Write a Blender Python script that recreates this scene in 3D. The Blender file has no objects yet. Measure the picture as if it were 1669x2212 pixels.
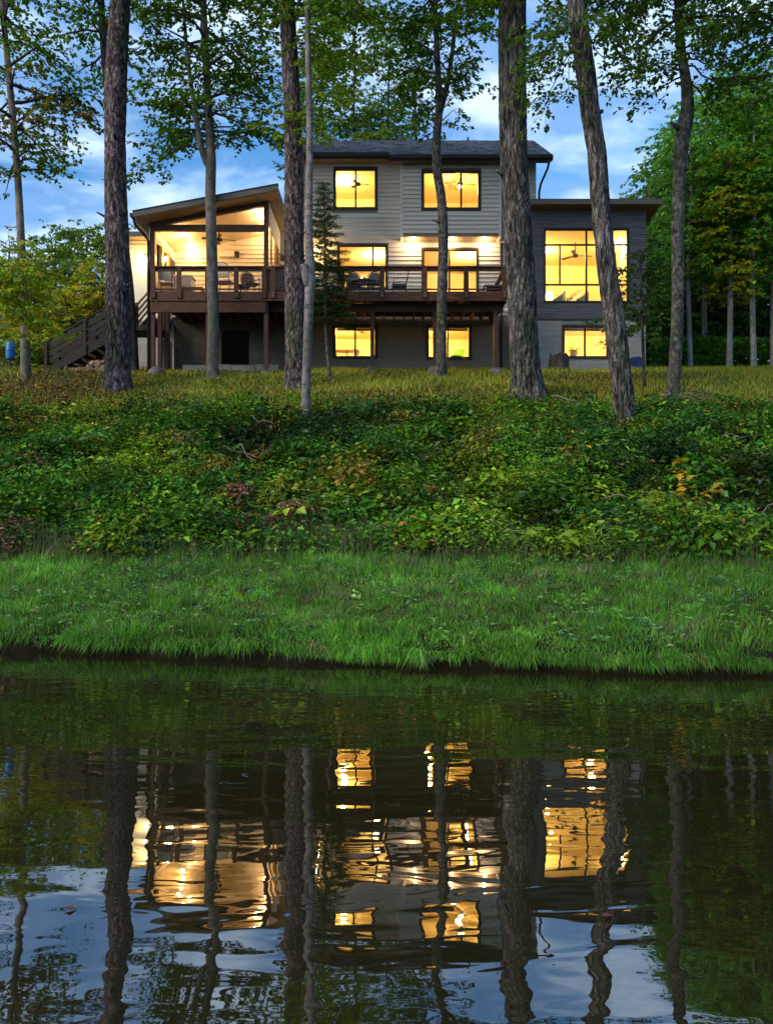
import bpy, math, random
import numpy as np
from mathutils import Vector, Matrix

sc = bpy.context.scene
COL = sc.collection
R = math.radians
F, ZC, CX, CY = 1808.0, 1.57, 834.5, 1106.0      # measuring frame used only to take sizes off the photograph

# ---------------------------------------------------------------- camera
cam_d = bpy.data.cameras.new('camera')
cam = bpy.data.objects.new('camera', cam_d)
COL.objects.link(cam)
cam.location = (0, 0, ZC)
cam.rotation_euler = (R(90), 0, 0)
cam_d.sensor_fit = 'VERTICAL'
cam_d.sensor_height = 36.0
cam_d.lens = 36.0 * F / 2212.0
cam_d.clip_start = 0.05
cam_d.clip_end = 2000
sc.camera = cam

# ---------------------------------------------------------------- sky, sun, exposure
SUN_EL, SUN_AZ = 9.0, 236.0       # behind and to the left of the camera, low
world = bpy.data.worlds.new('World')
sc.world = world
world.use_nodes = True
wn, wl = world.node_tree.nodes, world.node_tree.links
wn.clear()
def W(t, **k):
    n = wn.new(t)
    for a, v in k.items():
        setattr(n, a, v)
    return n
w_out = W('ShaderNodeOutputWorld')
w_bg = W('ShaderNodeBackground')
w_sky = W('ShaderNodeTexSky', sky_type='NISHITA', sun_disc=False)
w_sky.sun_elevation = R(SUN_EL)
w_sky.sun_rotation = R(SUN_AZ)
w_sky.air_density = 1.0
w_sky.dust_density = 0.2
w_sky.ozone_density = 3.0
w_tc = W('ShaderNodeTexCoord')
w_sep = W('ShaderNodeSeparateXYZ')
wl.new(w_tc.outputs['Generated'], w_sep.inputs[0])
def wmath(op, a, b=None):
    n = W('ShaderNodeMath', operation=op)
    for i, v in enumerate((a, b)):
        if v is None: continue
        if isinstance(v, (int, float)): n.inputs[i].default_value = v
        else: wl.new(v, n.inputs[i])
    return n.outputs[0]
w_den = wmath('MAXIMUM', wmath('ADD', w_sep.outputs['Z'], 0.22), 0.05)
w_cmb = W('ShaderNodeCombineXYZ')
wl.new(wmath('DIVIDE', w_sep.outputs['X'], w_den), w_cmb.inputs[0])
wl.new(wmath('DIVIDE', w_sep.outputs['Y'], w_den), w_cmb.inputs[1])
w_map = W('ShaderNodeMapping')
w_map.inputs['Location'].default_value = (3.4, 1.9, 0)
w_map.inputs['Scale'].default_value = (1.0, 1.25, 1)
wl.new(w_cmb.outputs[0], w_map.inputs[0])
w_n1 = W('ShaderNodeTexNoise'); w_n1.inputs['Scale'].default_value = 2.3
w_n1.inputs['Detail'].default_value = 9; w_n1.inputs['Roughness'].default_value = 0.56
w_n1.inputs['Distortion'].default_value = 0.35
wl.new(w_map.outputs[0], w_n1.inputs['Vector'])
w_n2 = W('ShaderNodeTexNoise'); w_n2.inputs['Scale'].default_value = 5.5
w_n2.inputs['Detail'].default_value = 6
wl.new(w_map.outputs[0], w_n2.inputs['Vector'])
w_r = W('ShaderNodeValToRGB')
w_r.color_ramp.elements[0].position = 0.40; w_r.color_ramp.elements[0].color = (0.02, 0.02, 0.02, 1)
w_r.color_ramp.elements[1].position = 0.60; w_r.color_ramp.elements[1].color = (1, 1, 1, 1)
wl.new(w_n1.outputs['Fac'], w_r.inputs[0])
w_cr = W('ShaderNodeValToRGB')      # cloud body: shaded blue grey to bright
w_cr.color_ramp.elements[0].position = 0.43; w_cr.color_ramp.elements[0].color = (0.24, 0.43, 0.78, 1)
w_cr.color_ramp.elements[1].position = 0.59; w_cr.color_ramp.elements[1].color = (0.68, 0.88, 1.14, 1)
wl.new(w_n2.outputs['Fac'], w_cr.inputs[0])
SKY_K = 0.13
w_mul = W('ShaderNodeMix', data_type='RGBA', blend_type='MULTIPLY')
w_mul.inputs[0].default_value = 1.0
w_mul.inputs[7].default_value = (0.68, 1.08, 1.36, 1)
wl.new(w_sky.outputs[0], w_mul.inputs[6])
w_cs = W('ShaderNodeMix', data_type='RGBA', blend_type='MULTIPLY')
w_cs.inputs[0].default_value = 1.0
w_cs.inputs[7].default_value = (5.2, 5.2, 5.2, 1)
wl.new(w_cr.outputs[0], w_cs.inputs[6])
w_mix = W('ShaderNodeMix', data_type='RGBA')
wl.new(w_r.outputs[0], w_mix.inputs[0])
wl.new(w_mul.outputs[2], w_mix.inputs[6])
wl.new(w_cs.outputs[2], w_mix.inputs[7])
wl.new(w_mix.outputs[2], w_bg.inputs[0])
w_bg.inputs[1].default_value = SKY_K
wl.new(w_bg.outputs[0], w_out.inputs[0])

sun_d = bpy.data.lights.new('sun', 'SUN')
sun_d.energy = 2.0
sun_d.angle = R(40)
sun_d.color = (1.0, 0.88, 0.66)
sun = bpy.data.objects.new('sun', sun_d)
COL.objects.link(sun)
_a, _e = R(SUN_AZ), R(28)
sun_dir = Vector((math.sin(_a) * math.cos(_e), math.cos(_a) * math.cos(_e), math.sin(_e)))
sun.rotation_euler = sun_dir.to_track_quat('Z', 'Y').to_euler()

sc.view_settings.view_transform = 'Standard'
sc.view_settings.look = 'None'
sc.view_settings.gamma = 1
sc.view_settings.use_curve_mapping = False
sc.view_settings.exposure = 0.95
sc.render.engine = 'CYCLES'
sc.cycles.use_denoising = True
sc.cycles.max_bounces = 7
sc.cycles.diffuse_bounces = 3
sc.cycles.glossy_bounces = 3
sc.cycles.transmission_bounces = 3
sc.cycles.transparent_max_bounces = 8
sc.cycles.sample_clamp_indirect = 6
sc.cycles.caustics_reflective = False
sc.cycles.caustics_refractive = False

# ---------------------------------------------------------------- helpers
def at(px, py, d):
    return np.array([(px - CX) / F * d, d, ZC + (CY - py) / F * d])

def tag(o, label=None, cat=None, group=None, kind=None):
    if label: o['label'] = label
    if cat: o['category'] = cat
    if group: o['group'] = group
    if kind: o['kind'] = kind
    return o

ORG = {}
def empty(name, loc, label=None, cat=None, group=None, parent=None):
    o = bpy.data.objects.new(name, None)
    o.empty_display_size = 0.2
    COL.objects.link(o)
    loc = np.array(loc, float)
    if parent is not None:
        o.parent = parent
        o.location = loc - ORG[parent.name]
    else:
        o.location = loc
    ORG[o.name] = loc
    return tag(o, label, cat, group)

class MB:
    def __init__(s):
        s.v, s.f, s.n = [], [], 0
    def add(s, v, f):
        v = np.asarray(v, float).reshape(-1, 3)
        s.v.append(v)
        s.f.extend([tuple(i + s.n for i in q) for q in f])
        s.n += len(v)
        return s
    def box(s, x0, x1, y0, y1, z0, z1):
        v = [(x, y, z) for z in (z0, z1) for y in (y0, y1) for x in (x0, x1)]
        return s.add(v, [(0, 2, 3, 1), (4, 5, 7, 6), (0, 1, 5, 4), (2, 6, 7, 3), (0, 4, 6, 2), (1, 3, 7, 5)])
    def bar(s, a, b, w, h, up=(0, 0, 1)):
        """rectangular bar from a to b, w wide sideways, h tall along up"""
        a, b = np.array(a, float), np.array(b, float)
        t = (b - a) / np.linalg.norm(b - a)
        up = np.array(up, float)
        sd = np.cross(t, up); sd /= np.linalg.norm(sd)
        u = np.cross(sd, t)
        v = [p + sd * w / 2 * i + u * h / 2 * j for p in (a, b) for i, j in ((-1, -1), (1, -1), (1, 1), (-1, 1))]
        return s.add(v, [(3, 2, 1, 0), (4, 5, 6, 7), (0, 1, 5, 4), (1, 2, 6, 5), (2, 3, 7, 6), (3, 0, 4, 7)])
    def tube(s, pts, rad, n=8, cap=True):
        v, f = tube_arrays(np.array(pts, float), np.broadcast_to(np.array(rad, float), (len(pts),)), n, cap)
        return s.add(v, f)
    def prism(s, poly, axis, a, b):
        """extrude a 2d polygon along axis ('x','y','z') from a to b"""
        n = len(poly)
        def P(u, w, t):
            return {'x': (t, u, w), 'y': (u, t, w), 'z': (u, w, t)}[axis]
        v = [P(u, w, a) for u, w in poly] + [P(u, w, b) for u, w in poly]
        f = [tuple(range(n))[::-1], tuple(range(n, 2 * n))] + [(i, (i + 1) % n, n + (i + 1) % n, n + i) for i in range(n)]
        return s.add(v, f)
    def lathe(s, prof, c, n=16):
        v, f = [], []
        for r, z in prof:
            for k in range(n):
                a = 2 * math.pi * k / n
                v.append((c[0] + r * math.cos(a), c[1] + r * math.sin(a), c[2] + z))
        for i in range(len(prof) - 1):
            for k in range(n):
                f.append((i * n + k, i * n + (k + 1) % n, (i + 1) * n + (k + 1) % n, (i + 1) * n + k))
        f.append(tuple(range(n))[::-1]); f.append(tuple((len(prof) - 1) * n + k for k in range(n)))
        return s.add(v, f)
    def ellipsoid(s, c, r, n=10, m=6, jit=0.0, rng=None):
        v, f = [], []
        for i in range(m + 1):
            th = math.pi * i / m
            for k in range(n):
                a = 2 * math.pi * k / n
                q = 1 + (rng.uniform(-jit, jit) if rng is not None and 0 < i < m else 0)
                v.append((c[0] + r[0] * q * math.sin(th) * math.cos(a), c[1] + r[1] * q * math.sin(th) * math.sin(a), c[2] + r[2] * q * math.cos(th)))
        for i in range(m):
            for k in range(n):
                f.append((i * n + k, (i + 1) * n + k, (i + 1) * n + (k + 1) % n, i * n + (k + 1) % n))
        return s.add(v, f)

def tube_arrays(P, rad, n, cap=True):
    T = np.gradient(P, axis=0)
    T /= np.linalg.norm(T, axis=1)[:, None] + 1e-9
    ref = np.array([1.0, 0, 0]) if abs(T[0, 0]) < 0.8 else np.array([0, 1.0, 0])
    U = np.cross(T, ref); U /= np.linalg.norm(U, axis=1)[:, None] + 1e-9
    Vv = np.cross(T, U)
    a = np.arange(n) * 2 * math.pi / n
    v = (P[:, None, :] + rad[:, None, None] * (np.cos(a)[None, :, None] * U[:, None, :] + np.sin(a)[None, :, None] * Vv[:, None, :])).reshape(-1, 3)
    f = []
    for i in range(len(P) - 1):
        b = i * n
        for k in range(n):
            k2 = (k + 1) % n
            f.append((b + k, b + k2, b + n + k2, b + n + k))
    if cap:
        f.append(tuple(range(n))[::-1])
        f.append(tuple((len(P) - 1) * n + k for k in range(n)))
    return v, f

def np_mesh(name, V, faces, mat, smooth=False, col=None):
    """V (n,3), faces (m,3|4) int arrays -> mesh"""
    me = bpy.data.meshes.new(name)
    m, k = faces.shape
    me.vertices.add(len(V)); me.loops.add(m * k); me.polygons.add(m)
    me.vertices.foreach_set('co', np.ascontiguousarray(V, dtype=np.float32).ravel())
    me.loops.foreach_set('vertex_index', np.ascontiguousarray(faces, dtype=np.int32).ravel())
    me.polygons.foreach_set('loop_start', np.arange(0, m * k, k, dtype=np.int32))
    me.polygons.foreach_set('use_smooth', np.full(m, smooth, dtype=bool))
    if col is not None:
        at_ = me.attributes.new('Col', 'FLOAT_COLOR', 'POINT')
        c4 = np.ones((len(V), 4), dtype=np.float32); c4[:, :3] = col
        at_.data.foreach_set('color', c4.ravel())
    me.update(calc_edges=True)
    if mat is not None: me.materials.append(mat)
    return me

def link(name, me, parent=None, loc=None):
    o = bpy.data.objects.new(name, me)
    COL.objects.link(o)
    if parent is not None: o.parent = parent
    if loc is not None: o.location = loc
    return o

def mk(name, mb, mat, parent=None, smooth=False, origin=None):
    """mesh object from an MB with world coordinates"""
    V = np.concatenate(mb.v)
    org = ORG[parent.name] if parent is not None else (np.array(origin, float) if origin is not None else np.zeros(3))
    me = bpy.data.meshes.new(name)
    me.from_pydata((V - org).tolist(), [], mb.f)
    if smooth: me.shade_smooth()
    me.update()
    me.materials.append(mat)
    o = link(name, me, parent, None if parent is not None else org)
    ORG[o.name] = org
    return o

def boxp(name, mat, parent, *b):
    return mk(name, MB().box(*b), mat, parent)

def lamp(name, loc, power, color, radius=0.05, parent=None, spot=None, blend=0.6):
    d = bpy.data.lights.new(name, 'SPOT' if spot else 'POINT')
    d.energy = power; d.color = color; d.shadow_soft_size = radius
    if spot: d.spot_size = R(spot); d.spot_blend = blend
    o = bpy.data.objects.new(name, d)
    COL.objects.link(o)
    loc = np.array(loc, float)
    if parent is not None:
        o.parent = parent; o.location = loc - ORG[parent.name]
    else: o.location = loc
    return o

def _h(ix, iy, seed):
    n = (ix.astype(np.int64) * 374761393 + iy.astype(np.int64) * 668265263 + seed * 1442695041) & 0x7fffffff
    n = ((n ^ (n >> 13)) * 1274126177) & 0x7fffffff
    return ((n ^ (n >> 16)) & 0xffff) / 65535.0
def vnoise(x, y, seed=0):
    x, y = np.broadcast_arrays(np.asarray(x, float), np.asarray(y, float))
    ix, iy = np.floor(x), np.floor(y)
    fx, fy = x - ix, y - iy
    fx, fy = fx * fx * (3 - 2 * fx), fy * fy * (3 - 2 * fy)
    a, b, c, d = _h(ix, iy, seed), _h(ix + 1, iy, seed), _h(ix, iy + 1, seed), _h(ix + 1, iy + 1, seed)
    return (a * (1 - fx) + b * fx) * (1 - fy) + (c * (1 - fx) + d * fx) * fy
def fbm(x, y, seed=0, oct=4):
    s = 0; a = 0.5
    for i in range(oct):
        s = s + a * vnoise(x * 2 ** i, y * 2 ** i, seed + i * 17); a *= 0.5
    return s

# ---------------------------------------------------------------- materials
def nt(name):
    m = bpy.data.materials.new(name)
    m.use_nodes = True
    n, l = m.node_tree.nodes, m.node_tree.links
    n.clear()
    o = n.new('ShaderNodeOutputMaterial')
    return m, n, l, o

def noise_node(n, l, coord, scale, detail=5, mapscale=(1, 1, 1), rough=0.55, dist=0.0):
    mp = n.new('ShaderNodeMapping'); mp.inputs['Scale'].default_value = mapscale
    l.new(coord, mp.inputs[0])
    t = n.new('ShaderNodeTexNoise')
    t.inputs['Scale'].default_value = scale; t.inputs['Detail'].default_value = detail
    t.inputs['Roughness'].default_value = rough; t.inputs['Distortion'].default_value = dist
    l.new(mp.outputs[0], t.inputs['Vector'])
    return t.outputs['Fac']

def ramp(n, l, fac, stops):
    r = n.new('ShaderNodeValToRGB')
    e = r.color_ramp.elements
    while len(e) < len(stops): e.new(0.5)
    for i, (p, c) in enumerate(stops):
        e[i].position = p; e[i].color = (*c, 1)
    l.new(fac, r.inputs[0])
    return r.outputs[0]

def surf(name, stops, scale=3, mapscale=(1, 1, 1), rough=0.7, bump=0.2, bscale=None, bmap=None, bdist=0.02, metal=0, spec=0.3, detail=6, obj_var=0.0, dist=0.0):
    m, n, l, o = nt(name)
    tc = n.new('ShaderNodeTexCoord')
    co = tc.outputs['Object']
    if obj_var:
        oi = n.new('ShaderNodeObjectInfo')
        va = n.new('ShaderNodeVectorMath'); va.operation = 'MULTIPLY_ADD'
        va.inputs[1].default_value = (37, 53, 71)
        l.new(oi.outputs['Random'], va.inputs[0]); l.new(tc.outputs['Object'], va.inputs[2])
        co = va.outputs[0]
    f = noise_node(n, l, co, scale, detail, mapscale, dist=dist)
    c = ramp(n, l, f, stops)
    if obj_var:
        hv = n.new('ShaderNodeHueSaturation')
        mr = n.new('ShaderNodeMapRange'); mr.inputs['To Min'].default_value = 1 - obj_var; mr.inputs['To Max'].default_value = 1 + obj_var
        l.new(oi.outputs['Random'], mr.inputs['Value']); l.new(mr.outputs[0], hv.inputs['Value']); l.new(c, hv.inputs['Color'])
        c = hv.outputs[0]
    b = n.new('ShaderNodeBsdfPrincipled')
    b.inputs['Roughness'].default_value = rough
    b.inputs['Metallic'].default_value = metal
    b.inputs['Specular IOR Level'].default_value = spec
    l.new(c, b.inputs['Base Color'])
    if bump:
        f2 = noise_node(n, l, co, bscale or scale * 3, 5, bmap or mapscale)
        bp = n.new('ShaderNodeBump'); bp.inputs['Strength'].default_value = bump; bp.inputs['Distance'].default_value = bdist
        l.new(f2, bp.inputs['Height']); l.new(bp.outputs[0], b.inputs['Normal'])
    l.new(b.outputs[0], o.inputs[0])
    return m

def emis(name, c, s):
    m, n, l, o = nt(name)
    e = n.new('ShaderNodeEmission'); e.inputs[0].default_value = (*c, 1); e.inputs[1].default_value = s
    l.new(e.outputs[0], o.inputs[0])
    return m

def leafmat(name, trans=0.35, gloss=0.05):
    m, n, l, o = nt(name)
    a = n.new('ShaderNodeAttribute'); a.attribute_name = 'Col'
    d = n.new('ShaderNodeBsdfDiffuse'); t = n.new('ShaderNodeBsdfTranslucent'); g = n.new('ShaderNodeBsdfGlossy')
    g.inputs['Roughness'].default_value = 0.38; g.inputs[0].default_value = (0.8, 0.85, 0.9, 1)
    l.new(a.outputs['Color'], d.inputs[0]); l.new(a.outputs['Color'], t.inputs[0])
    m1 = n.new('ShaderNodeMixShader'); m1.inputs[0].default_value = trans
    l.new(d.outputs[0], m1.inputs[1]); l.new(t.outputs[0], m1.inputs[2])
    m2 = n.new('ShaderNodeMixShader'); m2.inputs[0].default_value = gloss
    l.new(m1.outputs[0], m2.inputs[1]); l.new(g.outputs[0], m2.inputs[2])
    l.new(m2.outputs[0], o.inputs[0])
    return m

def barkmat(name, dark, mid, light, vs=0.22, scale=9, bump=0.9, horiz=0.0, bdist=0.05, plates=0.0, pv=0.25):
    m, n, l, o = nt(name)
    tc = n.new('ShaderNodeTexCoord'); co = tc.outputs['Object']
    f1 = noise_node(n, l, co, scale, 8, (1, 1, vs), 0.62, 0.6)
    f2 = noise_node(n, l, co, 1.3, 4, (1, 1, 0.5))
    f3 = noise_node(n, l, co, scale * 3, 5, (1, 1, vs * 1.6), 0.6)
    c1 = ramp(n, l, f1, [(0.36, dark), (0.5, mid), (0.66, light)])
    c2 = ramp(n, l, f2, [(0.34, (0.62, 0.78, 0.50)), (0.46, (0.72, 0.72, 0.70)), (0.66, (1.15, 1.1, 1.12))])
    mx = n.new('ShaderNodeMix'); mx.data_type = 'RGBA'; mx.blend_type = 'MULTIPLY'; mx.inputs[0].default_value = 1
    l.new(c1, mx.inputs[6]); l.new(c2, mx.inputs[7])
    c = mx.outputs[2]
    h = f1
    if plates:
        wp = n.new('ShaderNodeMapping'); wp.inputs['Scale'].default_value = (1, 1, pv)
        dn = n.new('ShaderNodeTexNoise'); dn.inputs['Scale'].default_value = 4.0; dn.inputs['Detail'].default_value = 4
        l.new(co, dn.inputs['Vector'])
        vm = n.new('ShaderNodeVectorMath'); vm.operation = 'MULTIPLY_ADD'; vm.inputs[1].default_value = (0.22, 0.22, 0.5)
        l.new(dn.outputs['Color'], vm.inputs[0]); l.new(co, vm.inputs[2]); l.new(vm.outputs[0], wp.inputs[0])
        vo = n.new('ShaderNodeTexVoronoi'); vo.feature = 'DISTANCE_TO_EDGE'; vo.inputs['Scale'].default_value = plates
        l.new(wp.outputs[0], vo.inputs['Vector'])
        c5 = ramp(n, l, vo.outputs['Distance'], [(0.0, (0.10, 0.09, 0.09)), (0.10, (0.45, 0.44, 0.44)), (0.22, (1.25, 1.25, 1.25))])
        m5 = n.new('ShaderNodeMix'); m5.data_type = 'RGBA'; m5.blend_type = 'MULTIPLY'; m5.inputs[0].default_value = 0.58
        l.new(c, m5.inputs[6]); l.new(c5, m5.inputs[7]); c = m5.outputs[2]
        hm = n.new('ShaderNodeMath'); hm.operation = 'MULTIPLY_ADD'; hm.inputs[1].default_value = 2.2
        hc = n.new('ShaderNodeMath'); hc.operation = 'MINIMUM'; hc.inputs[1].default_value = 0.25
        l.new(vo.outputs['Distance'], hc.inputs[0]); l.new(hc.outputs[0], hm.inputs[0]); l.new(f1, hm.inputs[2]); h = hm.outputs[0]
    if horiz:
        f4 = noise_node(n, l, co, 3.0, 4, (1.2, 1.2, 9), 0.6)
        c4 = ramp(n, l, f4, [(0.34, (0.30, 0.27, 0.25)), (0.44, (1, 1, 1))])
        m4 = n.new('ShaderNodeMix'); m4.data_type = 'RGBA'; m4.blend_type = 'MULTIPLY'; m4.inputs[0].default_value = horiz
        l.new(c, m4.inputs[6]); l.new(c4, m4.inputs[7]); c = m4.outputs[2]
    ad = n.new('ShaderNodeMath'); ad.operation = 'MULTIPLY_ADD'; ad.inputs[1].default_value = 0.35
    l.new(f3, ad.inputs[0]); l.new(h, ad.inputs[2])
    b = n.new('ShaderNodeBsdfPrincipled'); b.inputs['Roughness'].default_value = 0.9; b.inputs['Specular IOR Level'].default_value = 0.15
    bp = n.new('ShaderNodeBump'); bp.inputs['Strength'].default_value = bump; bp.inputs['Distance'].default_value = bdist
    l.new(ad.outputs[0], bp.inputs['Height']); l.new(bp.outputs[0], b.inputs['Normal'])
    l.new(c, b.inputs['Base Color']); l.new(b.outputs[0], o.inputs[0])
    return m

def watermat():
    m, n, l, o = nt('pond_water')
    tc = n.new('ShaderNodeTexCoord'); co = tc.outputs['Object']
    a = noise_node(n, l, co, 1.0, 1.5, (0.75, 2.2, 1), 0.45, 0.7)
    b_ = noise_node(n, l, co, 1.0, 1.5, (2.6, 6.5, 1), 0.45, 0.6)
    msk = noise_node(n, l, co, 0.35, 2, (0.8, 1.6, 1))
    k = n.new('ShaderNodeMapRange'); k.inputs['From Min'].default_value = 0.35; k.inputs['From Max'].default_value = 0.65
    k.inputs['To Min'].default_value = 0.35; k.inputs['To Max'].default_value = 1.0
    l.new(msk, k.inputs['Value'])
    s1 = n.new('ShaderNodeMath'); s1.operation = 'MULTIPLY_ADD'; s1.inputs[1].default_value = 0.31
    l.new(b_, s1.inputs[0]); l.new(a, s1.inputs[2])
    s2 = n.new('ShaderNodeMath'); s2.operation = 'MULTIPLY'
    l.new(s1.outputs[0], s2.inputs[0]); l.new(k.outputs[0], s2.inputs[1])
    bp = n.new('ShaderNodeBump'); bp.inputs['Strength'].default_value = 1.0; bp.inputs['Distance'].default_value = 0.0080
    l.new(s2.outputs[0], bp.inputs['Height'])
    fr = n.new('ShaderNodeFresnel'); fr.inputs['IOR'].default_value = 2.9
    l.new(bp.outputs[0], fr.inputs['Normal'])
    d = n.new('ShaderNodeBsdfDiffuse'); d.inputs[0].default_value = (0.016, 0.014, 0.005, 1)
    g = n.new('ShaderNodeBsdfGlossy'); g.inputs['Roughness'].default_value = 0.012; g.inputs[0].default_value = (0.95, 0.95, 0.95, 1)
    l.new(bp.outputs[0], g.inputs['Normal'])
    mx = n.new('ShaderNodeMixShader')
    l.new(fr.outputs[0], mx.inputs[0]); l.new(d.outputs[0], mx.inputs[1]); l.new(g.outputs[0], mx.inputs[2])
    l.new(mx.outputs[0], o.inputs[0])
    return m

def glassmat():
    m, n, l, o = nt('window_glass')
    fr = n.new('ShaderNodeFresnel'); fr.inputs['IOR'].default_value = 1.45
    t = n.new('ShaderNodeBsdfTransparent'); t.inputs[0].default_value = (0.96, 0.97, 0.96, 1)
    g = n.new('ShaderNodeBsdfGlossy'); g.inputs['Roughness'].default_value = 0.01
    mx = n.new('ShaderNodeMixShader')
    l.new(fr.outputs[0], mx.inputs[0]); l.new(t.outputs[0], mx.inputs[1]); l.new(g.outputs[0], mx.inputs[2])
    l.new(mx.outputs[0], o.inputs[0])
    return m

M = {}
M['siding'] = surf('grey_siding', [(0.3, (0.50, 0.465, 0.435)), (0.7, (0.68, 0.64, 0.60))], 2.2, (0.6, 4, 4), 0.65, 0.15, 30, (0.15, 1, 1), 0.004, obj_var=0.06)
M['siding_dark'] = surf('charcoal_siding', [(0.3, (0.075, 0.075, 0.088)), (0.7, (0.135, 0.132, 0.15))], 2.5, (0.5, 3, 6), 0.6, 0.2, 30, (0.2, 1, 1), 0.004)
M['siding_porch'] = surf('cream_siding', [(0.3, (0.60, 0.54, 0.44)), (0.7, (0.70, 0.64, 0.53))], 2.2, (0.6, 4, 4), 0.6, 0.1, 30, (0.15, 1, 1), 0.004, obj_var=0.04)
M['trim_dark'] = surf('dark_window_trim', [(0.3, (0.035, 0.024, 0.018)), (0.7, (0.060, 0.042, 0.032))], 8, (1, 1, 1), 0.55, 0.1, 40, bdist=0.003)
M['sash'] = surf('black_sash', [(0.3, (0.014, 0.013, 0.013)), (0.7, (0.026, 0.024, 0.022))], 8, rough=0.45, bump=0)
M['timber'] = surf('brown_stained_timber', [(0.3, (0.046, 0.016, 0.008)), (0.55, (0.082, 0.031, 0.015)), (0.75, (0.115, 0.049, 0.026))], 5, (0.6, 3, 3), 0.65, 0.3, 24, (0.2, 2, 2), 0.006, obj_var=0.18)
M['timber_v'] = surf('brown_stained_post', [(0.3, (0.046, 0.017, 0.009)), (0.55, (0.078, 0.031, 0.017)), (0.75, (0.11, 0.048, 0.027))], 5, (3, 3, 0.5), 0.65, 0.3, 24, (2, 2, 0.2), 0.006, obj_var=0.18)
M['timber_dark'] = surf('weathered_dark_timber', [(0.3, (0.012, 0.009, 0.008)), (0.7, (0.030, 0.024, 0.020))], 5, (0.7, 3, 3), 0.75, 0.3, 24, (0.2, 2, 2), 0.006, obj_var=0.2)
M['cedar'] = surf('warm_cedar', [(0.3, (0.30, 0.14, 0.055)), (0.7, (0.46, 0.24, 0.10))], 4, (3, 3, 0.4), 0.5, 0.1, 20, bdist=0.003)
M['joist'] = surf('raw_joist_timber', [(0.3, (0.22, 0.12, 0.065)), (0.7, (0.36, 0.21, 0.12))], 4, (3, 0.5, 3), 0.7, 0.2, 20, bdist=0.004, obj_var=0.2)
M['ceil_plank'] = surf('pale_ceiling_board', [(0.3, (0.62, 0.48, 0.32)), (0.7, (0.74, 0.60, 0.42))], 3, (3, 0.4, 1), 0.5, 0.06, 18, bdist=0.003, obj_var=0.05)
M['block'] = surf('painted_block', [(0.3, (0.24, 0.22, 0.205)), (0.7, (0.36, 0.335, 0.315))], 6, (1, 1, 1), 0.85, 0.4, 45, bdist=0.006, obj_var=0.07)
M['tan_block'] = surf('tan_painted_block', [(0.3, (0.20, 0.150, 0.105)), (0.7, (0.30, 0.23, 0.165))], 6, (1, 1, 1), 0.85, 0.4, 45, bdist=0.006, obj_var=0.07)  # tan block, toned darker with the shade under the deck in its colour
M['tan_wall'] = surf('tan_render', [(0.3, (0.12, 0.10, 0.08)), (0.7, (0.22, 0.185, 0.15))], 2.0, (1, 1, 2), 0.9, 0.3, 26, bdist=0.008)  # render darkened so its colour carries the shade under the porch
M['mortar'] = surf('block_mortar', [(0.3, (0.19, 0.18, 0.17)), (0.7, (0.26, 0.25, 0.24))], 9, rough=0.9, bump=0.2)
M['render'] = surf('grey_render', [(0.3, (0.22, 0.21, 0.21)), (0.7, (0.38, 0.37, 0.37))], 2.0, (1, 1, 2), 0.9, 0.3, 26, bdist=0.008)
M['shingle'] = surf('slate_shingle', [(0.3, (0.080, 0.090, 0.115)), (0.5, (0.125, 0.14, 0.175)), (0.72, (0.19, 0.205, 0.25))], 7, (1, 1, 1), 0.85, 0.4, 60, bdist=0.004, dist=0.5)
M['fascia'] = surf('fascia_board', [(0.3, (0.10, 0.085, 0.075)), (0.7, (0.16, 0.135, 0.12))], 3, (0.5, 3, 3), 0.6, 0.1)
M['gutter'] = surf('dark_gutter', [(0.3, (0.022, 0.019, 0.018)), (0.7, (0.038, 0.033, 0.030))], 5, rough=0.4, bump=0.05)
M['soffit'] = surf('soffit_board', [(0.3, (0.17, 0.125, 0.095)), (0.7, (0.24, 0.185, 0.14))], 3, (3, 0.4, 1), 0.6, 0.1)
M['porch_soffit'] = surf('porch_soffit_board', [(0.3, (0.36, 0.26, 0.17)), (0.7, (0.46, 0.34, 0.23))], 3, (3, 0.4, 1), 0.6, 0.1)  # soffit colour lightened to paint in warm bounce light from the porch
M['room'] = surf('cream_plaster', [(0.3, (0.74, 0.62, 0.36)), (0.7, (0.80, 0.69, 0.42))], 1.0, rough=0.8, bump=0.05)
M['room_floor'] = surf('oak_floor', [(0.3, (0.30, 0.18, 0.09)), (0.7, (0.42, 0.26, 0.14))], 3, (0.5, 4, 1), 0.5, 0.05)
M['white'] = surf('white_paint', [(0.3, (0.72, 0.69, 0.64)), (0.7, (0.80, 0.77, 0.72))], 3, rough=0.5, bump=0.03)
M['cream_fabric'] = surf('cream_upholstery', [(0.3, (0.62, 0.54, 0.40)), (0.7, (0.72, 0.64, 0.50))], 6, rough=0.9, bump=0.2, bscale=60, bdist=0.003)
M['black'] = surf('black_metal', [(0.3, (0.016, 0.016, 0.017)), (0.7, (0.034, 0.033, 0.033))], 6, rough=0.5, bump=0.05)
M['char'] = surf('charcoal_cushion', [(0.3, (0.045, 0.045, 0.050)), (0.7, (0.085, 0.085, 0.092))], 6, rough=0.9, bump=0.2, bscale=60, bdist=0.003)
M['steel'] = surf('galvanised_wire', [(0.3, (0.18, 0.17, 0.16)), (0.7, (0.30, 0.28, 0.26))], 9, rough=0.5, bump=0, metal=0.6)
M['walnut'] = surf('walnut_blade', [(0.3, (0.055, 0.032, 0.020)), (0.7, (0.10, 0.06, 0.035))], 5, rough=0.5, bump=0)
M['green'] = surf('green_panel', [(0.3, (0.16, 0.42, 0.05)), (0.7, (0.22, 0.52, 0.08))], 2, rough=0.6, bump=0)
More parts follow.
